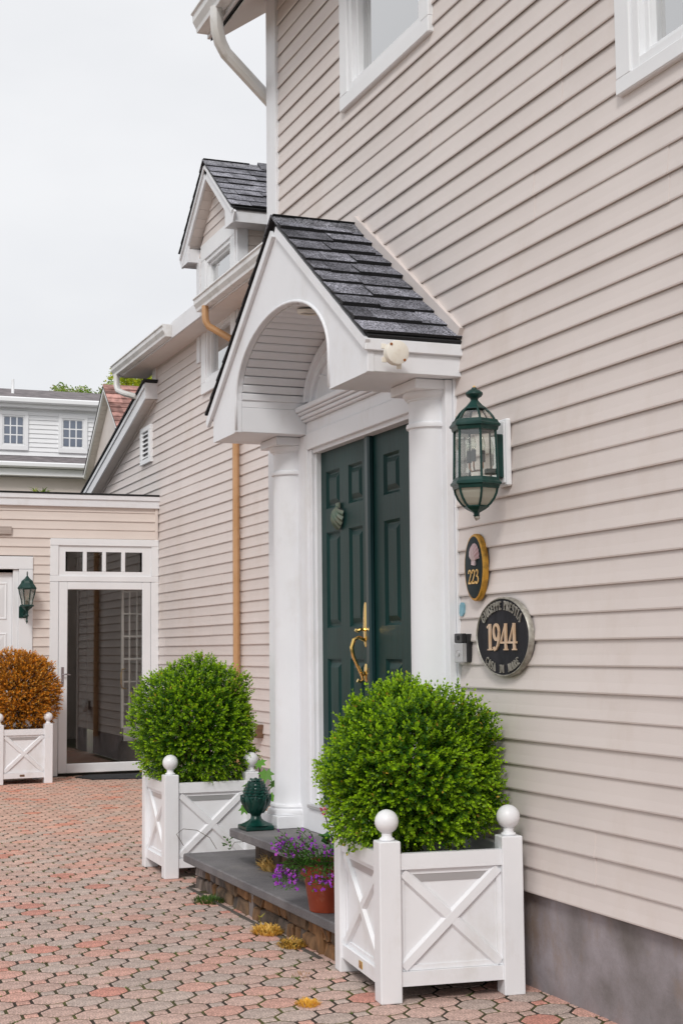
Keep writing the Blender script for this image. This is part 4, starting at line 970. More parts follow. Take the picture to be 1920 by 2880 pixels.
sh.v = [(xf + .002 + x, yc - .008 + y * ca - z * sa, zc + .024 + y * sa + z * ca) for x, y, z in sh.v]; sh.build('scallop_shell', 'shell_pink', t, smooth='auto', norm=False)
# plaque 1944
yc, zc = 5.532, .0455 + H
t, xf, ring, skin = plaque('year_plaque', 'black oval cast plaque with pewter rim and raised year 1944', yc, zc, .241, .168, .020, .01, None)
skin([ring(1, 2.934), ring(1, xf + .006), ring(1, xf, .004), ring(1, xf, .007), ring(1, xf + .005, .009)], False, 'pewter', 'rim')
skin([ring(1, xf + .005, .0085), ring(1, xf + .0048, .02)], True, 'sign_black', 'face')
lt = MB(); hgt = .112; fx = 1.06; tot = sum(G[c][0] for c in '1944') * hgt * fx; u = -tot / 2
for ch in '1944':
    def tf(a, b, d, u=u): return (xf + .004 - d, yc - (u + a * hgt * fx), zc - .056 + b * hgt)
    lt = MB(); glyph(lt, ch, tf, .006); u += G[ch][0] * hgt * fx; lt.build('digit', 'copper_paint', t)
def arc_text(text, top, hgt, fx, rr, span_mid, name):
    lt = MB(); ry, rz = .241 - rr, .168 - rr; N_ = 720
    th = [math.pi * 2 * i / N_ for i in range(N_ + 1)]
    def pos(a): return (ry * math.cos(a), rz * math.sin(a))
    # arc length parametrised from the middle
    mid = math.pi / 2 if top else -math.pi / 2
    tot = sum(G[c][0] + .12 for c in text) * hgt * fx; s = -tot / 2
    def ang_at(s):
        a = mid; step = .002; acc = 0; sg = -1 if (s > 0) == top else 1
        while acc < abs(s):
            p, q = pos(a), pos(a + sg * step); acc += math.hypot(p[0] - q[0], p[1] - q[1]); a += sg * step
        return a
    for ch in text:
        w = G[ch][0] * hgt * fx; a = ang_at(s + w / 2); px_, pz = pos(a); tx, tz = -ry * math.sin(a), rz * math.cos(a); l = math.hypot(tx, tz); tx, tz = tx / l, tz / l
        if top: tx, tz = -tx, -tz
        nx, nz = (-tz, tx)
        def tf(aa, bb, d, px_=px_, pz=pz, tx=tx, tz=tz, nx=nx, nz=nz, w=w):
            u = px_ + tx * (aa * hgt * fx - w / 2) + nx * (bb - .5) * hgt; v = pz + tz * (aa * hgt * fx - w / 2) + nz * (bb - .5) * hgt
            return (xf + .004 - d, yc - u, zc + v)
        s += (G[ch][0] + .12) * hgt * fx
        if ch != ' ': lt = MB(); glyph(lt, ch, tf, .005); lt.build(name, 'pewter', t)
arc_text('GIUSEPPE PRESTIA', True, .038, .92, .036, 0, 'letter'); arc_text('CASA  DI  MARE', False, .034, .92, .034, 0, 'letter')
db = thing('doorbell', 'silver and black video doorbell at the trim edge beside the black plaque', 'doorbell', (2.90, 5.91, 1.31))
MB().cbox(2.893, 2.918, 5.872, 5.952, 1.398, 1.440, .004).build('camera_block', 'black_plastic', db); MB().cbox(2.891, 2.918, 5.872, 5.952, 1.312, 1.397, .004).build('face_plate', 'silver', db); MB().cbox(2.916, 2.940, 5.866, 5.950, 1.313, 1.438, .003).build('back_plate', 'black_plastic', db)
bt = MB(); bt.lathe([(.016, .0), (.016, .002), (.0135, .002), (.0125, .001), (0, .0015)], (0, 0, 0), 20); bt.v = [(2.8905 - z, 5.912 + x, 1.352 + y) for x, y, z in bt.v]; bt.build('button', 'silver', db, smooth='auto')
ln = MB(); ln.lathe([(.010, .0), (.010, .002), (.007, .001), (0, .001)], (0, 0, 0), 16); ln.v = [(2.8925 - z, 5.912 + x, 1.420 + y) for x, y, z in ln.v]; ln.build('lens', 'black_rubber', db, smooth='auto')
sk = MB(); sk.add([(2.9405 - .0032 * 0, 5.948 + .021 * a, .173 + H + .031 * b) for a, b in ((-.45, -1), (.45, -1), (1, -.6), (1, .6), (.45, 1), (-.45, 1), (-1, .6), (-1, -.6))], [tuple(range(8))])
sk.v = [(2.9330 + (z - (.173 + H)) * .05 - .0025, y, z) for x, y, z in sk.v]
sk.prism([(5.948 + .020 * a, .173 + H + .030 * b) for a, b in ((-.45, -1), (.45, -1), (1, -.6), (1, .6), (.45, 1), (-.45, 1), (-1, .6), (-1, -.6))], 'x', 2.931, 2.940)
tag(sk.build('sticker', 'sticker_blue'), 'small blue eight sided sticker on the siding left of the black plaque', 'sticker')
ab = thing('junction_box', 'round cream electrical box cover with rusty screws on the portico side', 'electrical box', (2.578, 5.83, 2.667))
cbx = MB(); cbx.lathe([(.0, .040), (.048, .0400), (.053, .037), (.053, .0), (0, 0)], (0, 0, 0), 32); cbx.v = [(2.578 + x, 5.851 - z, 2.667 + y) for x, y, z in cbx.v]; cbx.build('cover', 'box_cream', ab, smooth='auto')
for dx, dz in ((-.032, .034), (.031, -.034)):
    sc = MB(); sc.lathe([(0, .003), (.006, .003), (.0065, 0)], (0, 0, 0), 10); sc.v = [(2.578 + dx + x, 5.811 - z, 2.667 + dz + y) for x, y, z in sc.v]; sc.build('screw', 'rust', ab)
sc = MB(); sc.lathe([(.0105, .0005), (.0115, .0015), (.0125, .0005)], (0, 0, 0), 20); sc.v = [(2.578 + x, 5.811 - z, 2.667 + y) for x, y, z in sc.v]; sc.build('centre_ring', 'box_cream', ab, smooth=True)
for dx, dz in ((-.052, .03), (-.05, -.03), (.02, -.055)): MB().cbox(2.578 + dx - .012, 2.578 + dx + .012, 5.846, 5.8515, 2.667 + dz - .012, 2.667 + dz + .012, .002).build('lug', 'box_cream', ab)

# ------------------------------------------------------------------ finial ornament, pot and plants on the steps
fin = thing('pineapple_finial', 'dark green glazed pineapple finial ornament standing on the upper step', 'ornament', (2.632, 7.985, .376))
fc = (2.632, 7.985)
MB().cbox(fc[0] - .082, fc[0] + .082, fc[1] - .082, fc[1] + .082, .376, .402, .005).build('base', 'finial_green', fin)
b = MB(); b.lathe([(.078 * 1.2, .4025), (.070, .412), (.045, .424), (.032, .436), (.028, .452), (.032, .462), (.044, .470), (.056, .486), (.068, .512), (.074, .545), (.072, .562), (.05, .565)], (*fc, 0), 24)
b.build('cup', 'finial_green', fin, smooth='auto')
for k in range(10):
    a = k * math.pi / 5; mb = MB(); pts = []
    for q in range(6):
        tt = q / 5; r = .036 + .046 * math.sin(tt * 1.75); z = .466 + .10 * tt; w = .30 * math.sin(math.pi * (.18 + .80 * tt))
        pts += [(fc[0] + math.cos(a - w) * r, fc[1] + math.sin(a - w) * r, z), (fc[0] + math.cos(a) * (r + .010), fc[1] + math.sin(a) * (r + .010), z), (fc[0] + math.cos(a + w) * r, fc[1] + math.sin(a + w) * r, z)]
    mb.add(pts, [(q * 3 + i, q * 3 + i + 1, q * 3 + 4 + i, q * 3 + 3 + i) for q in range(5) for i in (0, 1)]); mb.build('leaf', 'finial_green', fin, smooth=True, norm=False)
cone = MB()
rows = 7
cone.lathe([(.060, .540), (.064, .565), (.058, .60), (.043, .630), (.020, .648), (.001, .653)], (*fc, 0), 20)
for r_ in range(rows):
    tt = r_ / (rows - 1); z = .550 + .100 * tt; rad_ = .066 * math.cos(tt * 1.30) ** .75 + .002; nn = max(5, int(12 * rad_ / .066))
    for k in range(nn):
        a = 2 * math.pi * (k + .5 * (r_ % 2)) / nn; s = 2 * math.pi * rad_ / nn * .62; hz = .0125
        ra = Vector((math.cos(a), math.sin(a), 0)); ta = Vector((-math.sin(a), math.cos(a), 0)); p = Vector((*fc, z)) + ra * rad_
        up_ = (Vector((0, 0, 1)) * math.cos(tt * 1.1) - ra * math.sin(tt * 1.1)); out_ = (ra * math.cos(tt * 1.1) + Vector((0, 0, 1)) * math.sin(tt * 1.1))
        cone.add([p + up_ * hz, p + ta * s, p - up_ * hz, p - ta * s, p + out_ * .0125], [(0, 1, 4), (1, 2, 4), (2, 3, 4), (3, 0, 4)])
cone.build('cone', 'finial_green', fin, norm=False)
pot = thing('terracotta_pot', 'terracotta flower pot standing on the lower step beside the white planter', 'pot', (2.462, 6.43, .186)); pc_ = (2.462, 6.43)
b = MB(); b.lathe([(.0, .187), (.080, .187), (.083, .192), (.108, .345), (.109, .348)], (*pc_, 0), 36); b.build('body', 'terracotta', pot, smooth='auto')
b = MB(); b.lathe([(.106, .347), (.122, .349), (.1245, .354), (.128, .405), (.1265, .411), (.120, .412), (.113, .408), (.110, .37)], (*pc_, 0), 36); b.build('rim', 'terracotta', pot, smooth='auto')
b = MB(); b.lathe([(.111, .392), (.0, .398)], (*pc_, 0), 20); b.build('soil', 'soil', pot)
fr2 = random.Random(8)
lob = thing('lobelia', 'trailing purple lobelia in bloom spilling from the terracotta pot', 'plant', (*pc_, .39))
fol = MB(); stm = MB(); ptl = MB()
def flower(mb, p, d, s):
    d = d.normalized(); a = d.orthogonal().normalized(); b_ = d.cross(a); c0 = fr2.choice([(.34, .02, .52), (.40, .03, .58), (.27, .015, .45), (.48, .08, .62)])
    for k, (an, L) in enumerate(((-.55, 1), (0, 1.15), (.55, 1), (2.6, .6), (3.7, .6))):
        v = a * math.cos(an) + b_ * math.sin(an); w = d.cross(v).normalized()
        mb.add([p, p + v * s * L * .6 + w * s * .32 + d * s * .1, p + v * s * L, p + v * s * L * .6 - w * s * .32 + d * s * .1], [(0, 1, 2), (0, 2, 3)], tuple(x * fr2.uniform(.8, 1.2) for x in c0))
    mb.add([p + d * s * .06 + a * s * .1, p + d * s * .06 + b_ * s * .1, p + d * s * .06 - a * s * .1, p + d * s * .06 - b_ * s * .1], [(0, 1, 2, 3)], (.75, .72, .8))
for s in range(120):
    an = fr2.uniform(2.2, 4.5); L = fr2.uniform(.10, .20); p = Vector((*pc_, .40)) + Vector((math.cos(an), math.sin(an), 0)) * fr2.uniform(.02, .10)
    trail = fr2.random() < .42; d = Vector((math.cos(an), math.sin(an), (.5 if trail else 1.3) + fr2.uniform(-.2, .3))).normalized(); path = [p.copy()]
    for q in range(7):
        p = p + d * L / 7; d = (d + Vector((math.cos(an) * .1, math.sin(an) * .1, -.42 if trail else -.03)) + Vector((fr2.gauss(0, .1), fr2.gauss(0, .1), fr2.gauss(0, .08)))).normalized()
        rr = Vector((p.x - pc_[0], p.y - pc_[1]));
        if p.z < .42 and rr.length < .135: rr = rr.normalized() * .137; p.x, p.y = pc_[0] + rr.x, pc_[1] + rr.y
        path.append(p.copy())
        for sg in range(2):
            ld = (d * .5 + Vector((fr2.gauss(0, 1), fr2.gauss(0, 1), fr2.gauss(.2, .7))).normalized()).normalized(); nv = ld.orthogonal(); g = fr2.uniform(.7, 1.2)
            fol.add(leaf_verts(p, ld, nv.normalized(), fr2.uniform(.014, .026), .007), [(0, 1, 2), (0, 2, 3)], (.08 * g, .23 * g, .03 * g))
        if q > 3 and fr2.random() < (.55 if L > .12 else .35): flower(ptl, p + Vector((fr2.gauss(0, .006), fr2.gauss(0, .006), .004)), Vector((-.7, -.6, .25)) + Vector((fr2.gauss(0, .4), fr2.gauss(0, .4), fr2.gauss(0, .4))), fr2.uniform(.010, .0145))
    stm.tube(path, .0012, 4)
for x in ((fol, 'foliage', 'leaf'), (ptl, 'flowers', 'petal')):
    o = x[0].build(x[1], x[2], lob, norm=False); o['kind'] = 'stuff'
stm.build('stem', 'twig', lob)
# geranium leaves and a pink bud in the same pot
ger = thing('geranium', 'young geranium with round green leaves and pink bud in the pot', 'plant', (2.50, 6.40, .39))
gl = MB(); gs = MB()
for s in range(34):
    an = fr2.uniform(0, 6.28); p0 = Vector((2.505, 6.395, .40)); e = p0 + Vector((math.cos(an) * fr2.uniform(.02, .085), math.sin(an) * fr2.uniform(.02, .085), fr2.uniform(.04, .17)))
    gs.tube([p0, (p0 + e) / 2 + Vector((0, 0, .02)), e], .002, 5); nrm_ = Vector((fr2.gauss(-.4, .4), fr2.gauss(-.4, .4), .9)).normalized(); a = nrm_.orthogonal().normalized(); b_ = nrm_.cross(a); r = fr2.uniform(.017, .030); g = fr2.uniform(.7, 1.3); N_ = 11
    vv = [e + nrm_ * -.006] + [e + (a * math.cos(6.28 * i / N_) + b_ * math.sin(6.28 * i / N_)) * r * (1 + .12 * math.cos(i * 2.8)) + nrm_ * .003 * math.sin(i * 3) for i in range(N_)]
    gl.add(vv, [(0, 1 + i, 1 + (i + 1) % N_) for i in range(N_)], (.06 * g, .20 * g, .03 * g))
o = gl.build('foliage', 'leaf', ger, norm=False); o['kind'] = 'stuff'
gs.tube([(2.505, 6.395, .40), (2.49, 6.45, .52), (2.475, 6.50, .625)], .003, 6); gs.build('stem', 'twig', ger)
bb = MB(); 
for k in range(14):
    d = Vector((fr2.gauss(0, 1), fr2.gauss(0, 1), fr2.gauss(.5, 1))).normalized(); bb.add(leaf_verts(Vector((2.475, 6.50, .63)) + d * .004, d, d.orthogonal().normalized(), .022, .016), [(0, 1, 2), (0, 2, 3)], (.75, .22, .28))
bb.build('bud', 'petal', ger, norm=False)
# maple sapling between planter and column
mpl = thing('maple_sapling', 'maple sapling with lobed green leaves behind the pineapple finial', 'plant', (2.80, 8.42, 0))
ml = MB(); ms_ = MB(); lobes = [(0, 1.0), (18, .55), (40, .92), (62, .45), (85, .72), (118, .35), (150, .5), (180, .12)]
out = [(math.sin(R(a)) * r, math.cos(R(a)) * r) for a, r in lobes] + [(-math.sin(R(a)) * r, math.cos(R(a)) * r) for a, r in lobes[-2:0:-1]]
for (x, y, z, s, tx) in ((2.72, 8.34, .60, .085, .3), (2.70, 8.30, .50, .075, -.2), (2.80, 8.30, .66, .075, .1), (2.66, 8.28, .47, .06, .5), (2.82, 8.28, .42, .075, -.3), (2.80, 8.25, .53, .07, .2), (2.84, 8.25, .34, .06, 0), (2.78, 8.35, .72, .06, .4), (2.86, 8.32, .60, .055, -.4), (2.84, 8.26, .47, .06, .5)):
    nrm_ = Vector((-.55 + fr2.gauss(0, .2), -.55 + fr2.gauss(0, .2), .6)).normalized(); dn = Vector((-.3 + tx, -.3, -.7)); dn = (dn - nrm_ * dn.dot(nrm_)).normalized(); sd_ = nrm_.cross(dn); P0 = Vector((x, y, z)); g = fr2.uniform(.8, 1.25)
    ml.add([P0] + [P0 + (sd_ * a + dn * b) * s + nrm_ * (-.12 * s * abs(a)) for a, b in out], [(0, 1 + i, 1 + (i + 1) % len(out)) for i in range(len(out))], (.10 * g, .26 * g, .025 * g))
    ms_.tube([(2.80, 8.42, max(.1, z - .2)), (x * .5 + 1.40, y * .5 + 4.21, z - .06), (x, y, z)], .0025, 5)
ms_.tube([(2.80, 8.42, 0), (2.80, 8.42, .4), (2.79, 8.40, .74)], [.005, .004, .003], 5)
ml.build('leaves', 'leaf', mpl, norm=False); ms_.build('stem', 'twig', mpl)
vin = thing('wild_vine', 'wiry vine with small leaves against the white planter, on the step', 'plant', (2.52, 8.70, .18))
vm = MB(); vm.tube([(2.44, 8.80, .20), (2.40, 8.815, .27), (2.44, 8.81, .30), (2.52, 8.79, .29), (2.58, 8.72, .25), (2.60, 8.64, .19)], .0018, 5); vm.tube([(2.68, 8.62, .19), (2.70, 8.6, .23), (2.76, 8.56, .235)], .0016, 5); vm.build('stem', 'twig', vin)
vl = MB()
for k in range(12):
    p = Vector((2.665 + fr2.gauss(0, .015), 8.62 + fr2.gauss(0, .015), .19 + .006 * k)); d = Vector((fr2.gauss(0, 1), fr2.gauss(0, 1), .5)).normalized(); vl.add(leaf_verts(p, d, d.orthogonal().normalized(), .028, .016), [(0, 1, 2), (0, 2, 3)], (.08, .20, .03))
vl.build('leaves', 'leaf', vin, norm=False)

# ------------------------------------------------------------------ dry clumps, weeds, joint moss
def clump(name, label, c, r, n, cols, h, seed, kind=None, cat='plant'):
    rg = random.Random(seed); mb = MB()
    for k in range(n):
        a = rg.uniform(0, 6.28); q = rg.random() ** .5 * r; p = Vector((c[0] + math.cos(a) * q, c[1] + math.sin(a) * q * 1.3, c[2]))
        d = Vector((math.cos(a) * rg.uniform(.1, .9), math.sin(a) * rg.uniform(.1, .9), rg.uniform(.4, 1.1))).normalized(); L = h * rg.uniform(.5, 1.2) * (1.15 - q / r * .6)
        mid = p + d * L * .6 + Vector((rg.gauss(0, .12), rg.gauss(0, .12), rg.gauss(0, .08))) * L; e = mid + (d + Vector((rg.gauss(0, .6), rg.gauss(0, .6), -.5))).normalized() * L * .45; w = d.cross(Vector((0, 0, 1)))
        if w.length < .01: w = Vector((1, 0, 0))
        w = w.normalized() * h * .06; cc = rg.choice(cols); g = rg.uniform(.75, 1.25); cc = tuple(x * g for x in cc)
        mb.add([p - w, p + w, mid + w, mid - w], [(0, 1, 2, 3)], cc); mb.add([mid - w, mid + w, e], [(0, 1, 2)], cc)
    o = mb.build(name, 'leaf', norm=False); tag(o, label, cat, kind=kind); return o
DRY = [(.80, .52, .11), (.88, .62, .16), (.62, .36, .07)]
clump('dry_grass_clump', 'straw coloured dry grass tuft on the lower step against the riser', (2.64, 7.72, .186), .06, 240, [(.66, .46, .16), (.78, .58, .24)], .10, 31)
clump('dried_weed', 'yellow dried weed on the pavers at the foot of the lower step', (2.36, 6.98, .0), .075, 420, DRY, .055, 32)
clump('dried_weed', 'small brown and yellow dried weed beside the riser stones near the pot', (2.355, 6.62, .0), .06, 260, DRY + [(.22, .15, .03)], .055, 33)
clump('dried_weed', 'flat yellow dried weed on open pavers before the nearest planter', (2.03, 5.53, .0), .045, 300, [(.92, .58, .08), (.80, .46, .06)], .028, 34)
clump('fallen_petals', 'scattered brown fallen petals on the pavers before the pot', (2.19, 6.02, .0), .05, 40, [(.40, .20, .08), (.5, .34, .2)], .022, 35)
clump('green_weed', 'low green weed growing at the stone riser near the far planter', (2.36, 7.98, .0), .09, 300, [(.07, .16, .025), (.10, .20, .03), (.05, .10, .02)], .045, 36)
yl = MB(); p = Vector((2.375, 7.16, .045)); yl.add([p, p + Vector((-.02, -.03, .02)), p + Vector((-.01, -.07, .012)), p + Vector((.02, -.04, .03)), p + Vector((.025, -.01, .02))], [(0, 1, 2, 3), (0, 3, 4)], (.45, .42, .05)); yl.tube([(2.385, 7.17, 0), p], .002, 4); yl.c = [(.45, .42, .05)] * len(yl.f)
tag(yl.build('yellow_leaf', 'leaf', norm=False), 'single yellow leaf standing at the foot of the riser stones', 'leaf')
mo = MB(); mr = random.Random(44); cand = []
for i in range(-70, 70):
    for j in range(-70, 70):
        for (u, w) in ((.5, tq * .5 + .0), (tq * .5, .5), (.5 - tq * .0, .5 - tq), (.5 - tq, .5)):
            c = O0 + lat(i + u, j + w)
            if keep_ground(c) and 3.8 < c.y < 11: cand.append(c)
mr.shuffle(cand)
for c in cand[:1900]:
    if mr.random() < .5 and c.x > 2.2: pass
    n = mr.choice((3, 4, 6, 14)) ; g0 = mr.choice([(.10, .20, .02), (.07, .15, .02), (.15, .22, .03), (.09, .10, .03)])
    for k in range(n):
        p = Vector((c.x + mr.gauss(0, .009), c.y + mr.gauss(0, .009), -.003)); h = mr.uniform(.007, .015); d = Vector((mr.gauss(0, .6), mr.gauss(0, .6), 1)).normalized() * h; s = Vector((mr.gauss(0, 1), mr.gauss(0, 1), 0)).normalized() * .0022; g = mr.uniform(.7, 1.3)
        mo.add([p - s, p + s, p + d], [(0, 1, 2)], tuple(x * g for x in g0))
tag(mo.build('joint_moss', 'leaf', norm=False), 'green moss and grass blades in the paver joints', 'moss', kind='stuff')

# ------------------------------------------------------------------ background houses and trees
K = 1.6
def far(x, y, z): return (x * K, y * K, (z - H) * K + H)
wh = thing('white_house', 'white clapboard house with grey roofs and multi pane dormer windows far behind the annex', 'house', far(5.3, 30, 1.0))
def fbox(x0, x1, y0, y1, z0, z1, name, m_, par, b=.01):
    a, c = far(x0, y0, z0), far(x1, y1, z1); return MB().cbox(a[0], c[0], a[1], c[1], a[2], c[2], b).build(name, m_, par)
for a, b, c, d in rect_holes(2.0, 7.2, 5.30, 6.42, [(4.56, 4.95, 5.59, 6.15), (5.77, 6.16, 5.58, 6.13), (3.5, 3.95, 5.59, 6.15)]): pass
dw_ = fbox(2.0, 7.2, 30.02, 31.5, 4.9, 6.45, 'dormer_wall', 'far_white', wh)
z = 5.36
while z < 6.36:
    a, c = far(2.0, 30.0, z), far(7.2, 30.0, z + .093); board('y', a[1], a[0], c[0], a[2], c[2] - a[2], .03, 'siding_board', 'far_white', dw_); z += .093
def fwin(x0, x1, z0, z1):
    w = MB()
    for q in ((x0 - .10, x1 + .10, z0 - .13, z0 - .03), (x0 - .10, x1 + .10, z1 + .03, z1 + .12), (x0 - .10, x0 - .03, z0 - .03, z1 + .03), (x1 + .03, x1 + .10, z0 - .03, z1 + .03)):
        a, c = far(q[0], 29.95, q[2]), far(q[1], 30.0, q[3]); w.cbox(a[0], c[0], a[1], c[1], a[2], c[2], .01)
    wo_ = w.build('window', 'far_white', wh)
    w = MB()
    for q in ((x0 - .03, x1 + .03, z0 - .03, z0), (x0 - .03, x1 + .03, z1, z1 + .03), (x0 - .03, x0, z0, z1), (x1, x1 + .03, z0, z1)):
        a, c = far(q[0], 29.965, q[2]), far(q[1], 30.0, q[3]); w.cbox(a[0], c[0], a[1], c[1], a[2], c[2], .008)
    for k in (1, 2):
        xx = x0 + (x1 - x0) * k / 3; a, c = far(xx - .012, 29.972, z0), far(xx + .012, 29.99, z1); w.box(a[0], c[0], a[1], c[1], a[2], c[2])
        zz = z0 + (z1 - z0) * k / 3; a, c = far(x0, 29.973, zz - .012), far(x1, 29.989, zz + .012); w.box(a[0], c[0], a[1], c[1], a[2], c[2])
    w.build('sash', 'far_white', wo_)
    for i in range(3):
        for j in range(3):
            a, c = far(x0 + (x1 - x0) * i / 3 + .012, 29.976, z0 + (z1 - z0) * j / 3 + .012), far(x0 + (x1 - x0) * (i + 1) / 3 - .012, 29.984, z0 + (z1 - z0) * (j + 1) / 3 - .012); MB().box(a[0], c[0], a[1], c[1], a[2], c[2]).build('pane', 'far_glass', wo_)
fwin(4.565, 4.955, 5.595, 6.15); fwin(5.765, 6.165, 5.575, 6.13); fwin(3.4, 3.8, 5.595, 6.15)
def far_roof(x0, x1, pts, name, m_):
    v = []
    for x in (x0, x1):
        for y, z in pts: v.append(far(x, y, z))
    return MB().add(v, [(0, 1, 3, 2)]).build(name, m_, wh, norm=False)
ur = MB(); ur.prism([(far(0, 29.85, 6.50)[1], far(0, 0, 6.47)[2]), (far(0, 29.85, 6.50)[1], far(0, 0, 6.52)[2]), (far(0, 32, 0)[1], far(0, 0, 7.08)[2]), (far(0, 33, 0)[1], far(0, 0, 6.47)[2])], 'x', far(1.9, 0, 0)[0], far(7.3, 0, 0)[0]); ur_o = ur.build('roof', 'far_roof_grey', wh)
k_ = fbox(1.9, 7.3, 29.70, 29.86, 6.40, 6.52, 'gutter', 'far_white', wh, .04); fbox(1.9, 7.3, 29.82, 30.0, 6.33, 6.41, 'frieze', 'far_white', wh)
lr = MB(); lr.prism([(far(0, 28.6, 0)[1], far(0, 0, 5.04)[2]), (far(0, 30.02, 0)[1], far(0, 0, 5.36)[2]), (far(0, 30.02, 0)[1], far(0, 0, 5.04)[2])], 'x', far(1.9, 0, 0)[0], far(6.9, 0, 0)[0]); lr.build('lower_roof', 'far_roof_grey', wh)
fbox(1.9, 6.9, 28.40, 28.6, 4.93, 5.04, 'lower_gutter', 'far_white', wh, .04); fbox(1.9, 6.9, 28.52, 28.62, 4.78, 4.92, 'lower_fascia', 'far_white', wh); fbox(1.9, 6.9, 28.75, 29.2, .6, 4.78, 'lower_wall', 'siding_y', wh)
vp = MB(); a = far(4.88, 30.9, 6.7); vp.lathe([(.09, a[2] - .05), (.05, a[2] + .02), (.05, a[2] + .62), (0, a[2] + .62)], (a[0], a[1], 0), 10); vp.build('vent_pipe', 'far_white', wh, smooth='auto')
# gabled neighbour with pink shingles
gh = thing('gabled_house', 'small gabled house with pinkish shingle roof between the annex and the white house', 'house', far(5.75, 26, 1.0))
gx = 5.71; ga = (25.96, 6.15)
lr_ = (27.66, 4.74); rr_ = (24.26, 4.74)
def gtri(x0, x1, off, name, m_):
    mb = MB(); pts = [(ga[0], ga[1] - off), (lr_[0] - off * .6, lr_[1]), (rr_[0] + off * .6, rr_[1])]; q = [(far(0, y, z)[1], far(0, y, z)[2]) for y, z in pts]
    mb.prism(q, 'x', far(x0, 0, 0)[0], far(x1, 0, 0)[0]); return mb.build(name, m_, gh)
gtri(gx + .14, gx + 2.0, .12, 'gable_wall', 'siding')
gsl = Vector((0, rr_[0] - ga[0], rr_[1] - ga[1])); GL = gsl.length * K
for sgn, m_ in ((-1, 'far_white'), (1, 'far_white')):
    p, q = ga, (rr_ if sgn < 0 else lr_)
    mb = MB(); pts = [p, q, (q[0], q[1] - .09), (p[0], p[1] - .10)]; mb.prism([(far(0, y, z)[1], far(0, y, z)[2]) for y, z in pts], 'x', far(gx, 0, 0)[0], far(gx + .03, 0, 0)[0]); mb.build('rake_board', m_, gh)
    mb = MB(); pts = [(p[0], p[1] + .012), (q[0], q[1] + .012), (q[0], q[1] - .02), (p[0], p[1] - .02)]; mb.prism([(far(0, y, z)[1], far(0, y, z)[2]) for y, z in pts], 'x', far(gx - .01, 0, 0)[0], far(gx + 2, 0, 0)[0]); mb.build('roof_deck', 'far_dark', gh)
    for k in range(20):
        t0, t1 = k / 20 + .002, (k + 1) / 20 - .002; pts = [(p[0] + (q[0] - p[0]) * t, p[1] + (q[1] - p[1]) * t - dz) for t, dz in ((t0, .10), (t1, .10), (t1, .108), (t0, .108))]
        MB().prism([(far(0, y, z)[1], far(0, y, z)[2]) for y, z in pts], 'x', far(gx + .03, 0, 0)[0], far(gx + .15, 0, 0)[0]).build('soffit_board', 'soffit', gh)
P0 = far(gx - .015, ga[0], ga[1] + .015)
shingles(gh, P0, (1, 0, 0), (0, rr_[0] - ga[0], rr_[1] - ga[1]), 14, 2.0, GL / 14, (.36, .20, .17), random.Random(9), mname='far_roof_pink', wmin=.22, wmax=.5, th=.02)
gwn = MB(); a, c = far(gx + .09, 25.15, 5.02), far(gx + .135, 25.42, 5.34); gwn.cbox(a[0], c[0], a[1], c[1], a[2], c[2], .01); gw_ = gwn.build('window', 'far_white', gh)
a, c = far(gx + .08, 25.19, 5.06), far(gx + .089, 25.38, 5.30); MB().box(a[0], c[0], a[1], c[1], a[2], c[2]).build('pane', 'far_glass', gw_)
# trees
def tree(label, base, h, blobs, n, cols, seed, leaf=.11):
    rg = random.Random(seed); t = thing('background_tree', label, 'tree', base); tr = MB()
    top = Vector((base[0], base[1], base[2] + h * .75)); tr.tube([base, Vector(base) * .5 + top * .5 + Vector((.15, 0, 0)), top], [h * .028, h * .02, h * .008], 8); cr_ = MB()
    for (x, y, z, r) in blobs:
        C = Vector((x, y, z)); s0 = Vector((base[0], base[1], base[2] + h * rg.uniform(.3, .5))); tr.tube([s0, (s0 + C) / 2 + Vector((0, 0, .2)), C], [h * .011, h * .007, h * .003], 6)
        for k in range(int(n * r * r)):
            u = Vector((rg.gauss(0, 1), rg.gauss(0, 1), rg.gauss(0, 1))).normalized() * (r * (1 - rg.random() ** 2.2 * .75) * rg.uniform(.82, 1.1)); p = C + u
            d = Vector((rg.gauss(0, 1), rg.gauss(0, 1), rg.gauss(-.2, .7))).normalized(); L = leaf * rg.uniform(.6, 1.3); g = rg.uniform(.6, 1.35); c = rg.choice(cols)
            cr_.add(leaf_verts(p, d, d.orthogonal().normalized(), L, L * .7), [(0, 1, 2), (0, 2, 3)], tuple(q * g for q in c))
    tr.build('trunk', 'bark', t, smooth=True); o = cr_.build('crown', 'leaf', t, norm=False); o['kind'] = 'stuff'
YG_ = [(.52, .58, .03), (.38, .48, .03), (.60, .60, .05)]
rb = random.Random(77); bl = []
for k in range(34): bl.append((14.2 + rb.uniform(0, 5.5), 62 + rb.uniform(-1.5, 1.5), 11.9 + rb.uniform(-2.2, 1.5), rb.uniform(.55, .95)))
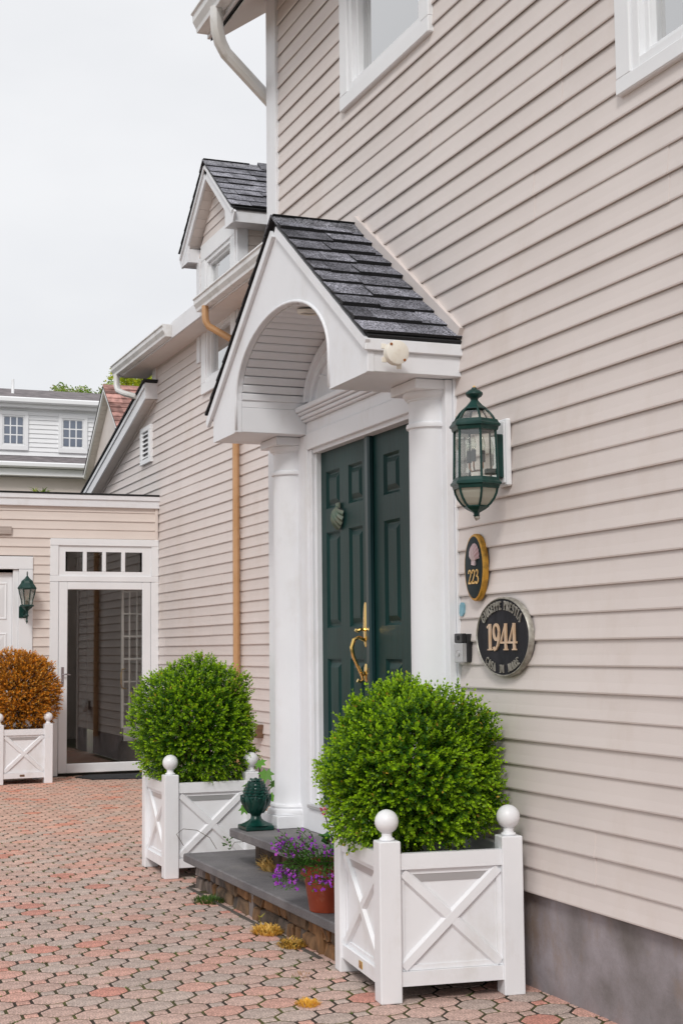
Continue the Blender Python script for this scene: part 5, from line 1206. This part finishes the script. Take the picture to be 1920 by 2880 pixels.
tree('tall yellow green tree behind the pink shingled roof', (16.2, 62, 0), 13, bl, 1500, YG_, 51, .11)
bl = [(11.1 + rb.uniform(0, 2.8), 60 + rb.uniform(-1, 1), 11.6 + rb.uniform(-1.3, .7), rb.uniform(.4, .6)) for k in range(20)]
tree('lower green flowering tree behind the grey roof ridge', (12.4, 60, 0), 12, bl, 1500, [(.20, .36, .03), (.32, .46, .04), (.60, .58, .35)], 52, .11)
bl = [(6.9 + rb.uniform(-2.8, 1.1), 56 + rb.uniform(-1, 1), 11.0 + rb.uniform(-1.2, 1.0), rb.uniform(.45, .7)) for k in range(18)]
tree('bright green tree rising beside the vent pipe of the white house', (5.4, 56, 0), 12, bl, 1500, [(.24, .46, .03), (.34, .54, .04)], 53, .11)
rs = MB(); rr2 = random.Random(12)
def roof_weed(label, x, y, z, n, h, seed):
    o = clump('roof_weed', label, (x, y, z), .10, n, [(.22, .34, .02), (.14, .24, .02), (.32, .36, .04)], h, seed)
roof_weed('bright green weed growing above the flat annex roof edge', 3.06, 17.3, 3.18, 260, .15, 61)
roof_weed('small green weed beside the foot of the sloping rake board', 3.74, 17.5, 3.18, 90, .13, 62)
# side yard seen only in the reflection of the storm door glass
fe = thing('wooden_fence', 'weathered wooden board fence in the side yard beside the wing', 'fence', (6.5, 10.3, 0))
for k in range(24): MB().cbox(6.5, 6.52, 8.7 + k * .14, 8.832 + k * .14, 0, 1.75 + .02 * math.sin(k * 2.1), .004).build('plank', 'fence_wood', fe)
MB().cbox(6.521, 6.57, 8.7, 12.05, .4, .49, .004).build('rail', 'fence_wood', fe); MB().cbox(6.521, 6.57, 8.7, 12.05, 1.3, 1.39, .004).build('rail', 'fence_wood', fe)
tree('leafy green tree growing behind the wooden side yard fence', (8.0, 10.4, 0), 4.2, [(7.8 + rb.uniform(-.5, 1.2), 10.4 + rb.uniform(-1.6, 1.6), 2.7 + rb.uniform(-.6, .9), rb.uniform(.4, .7)) for k in range(12)], 420, [(.08, .17, .02), (.14, .24, .03)], 54, .11)
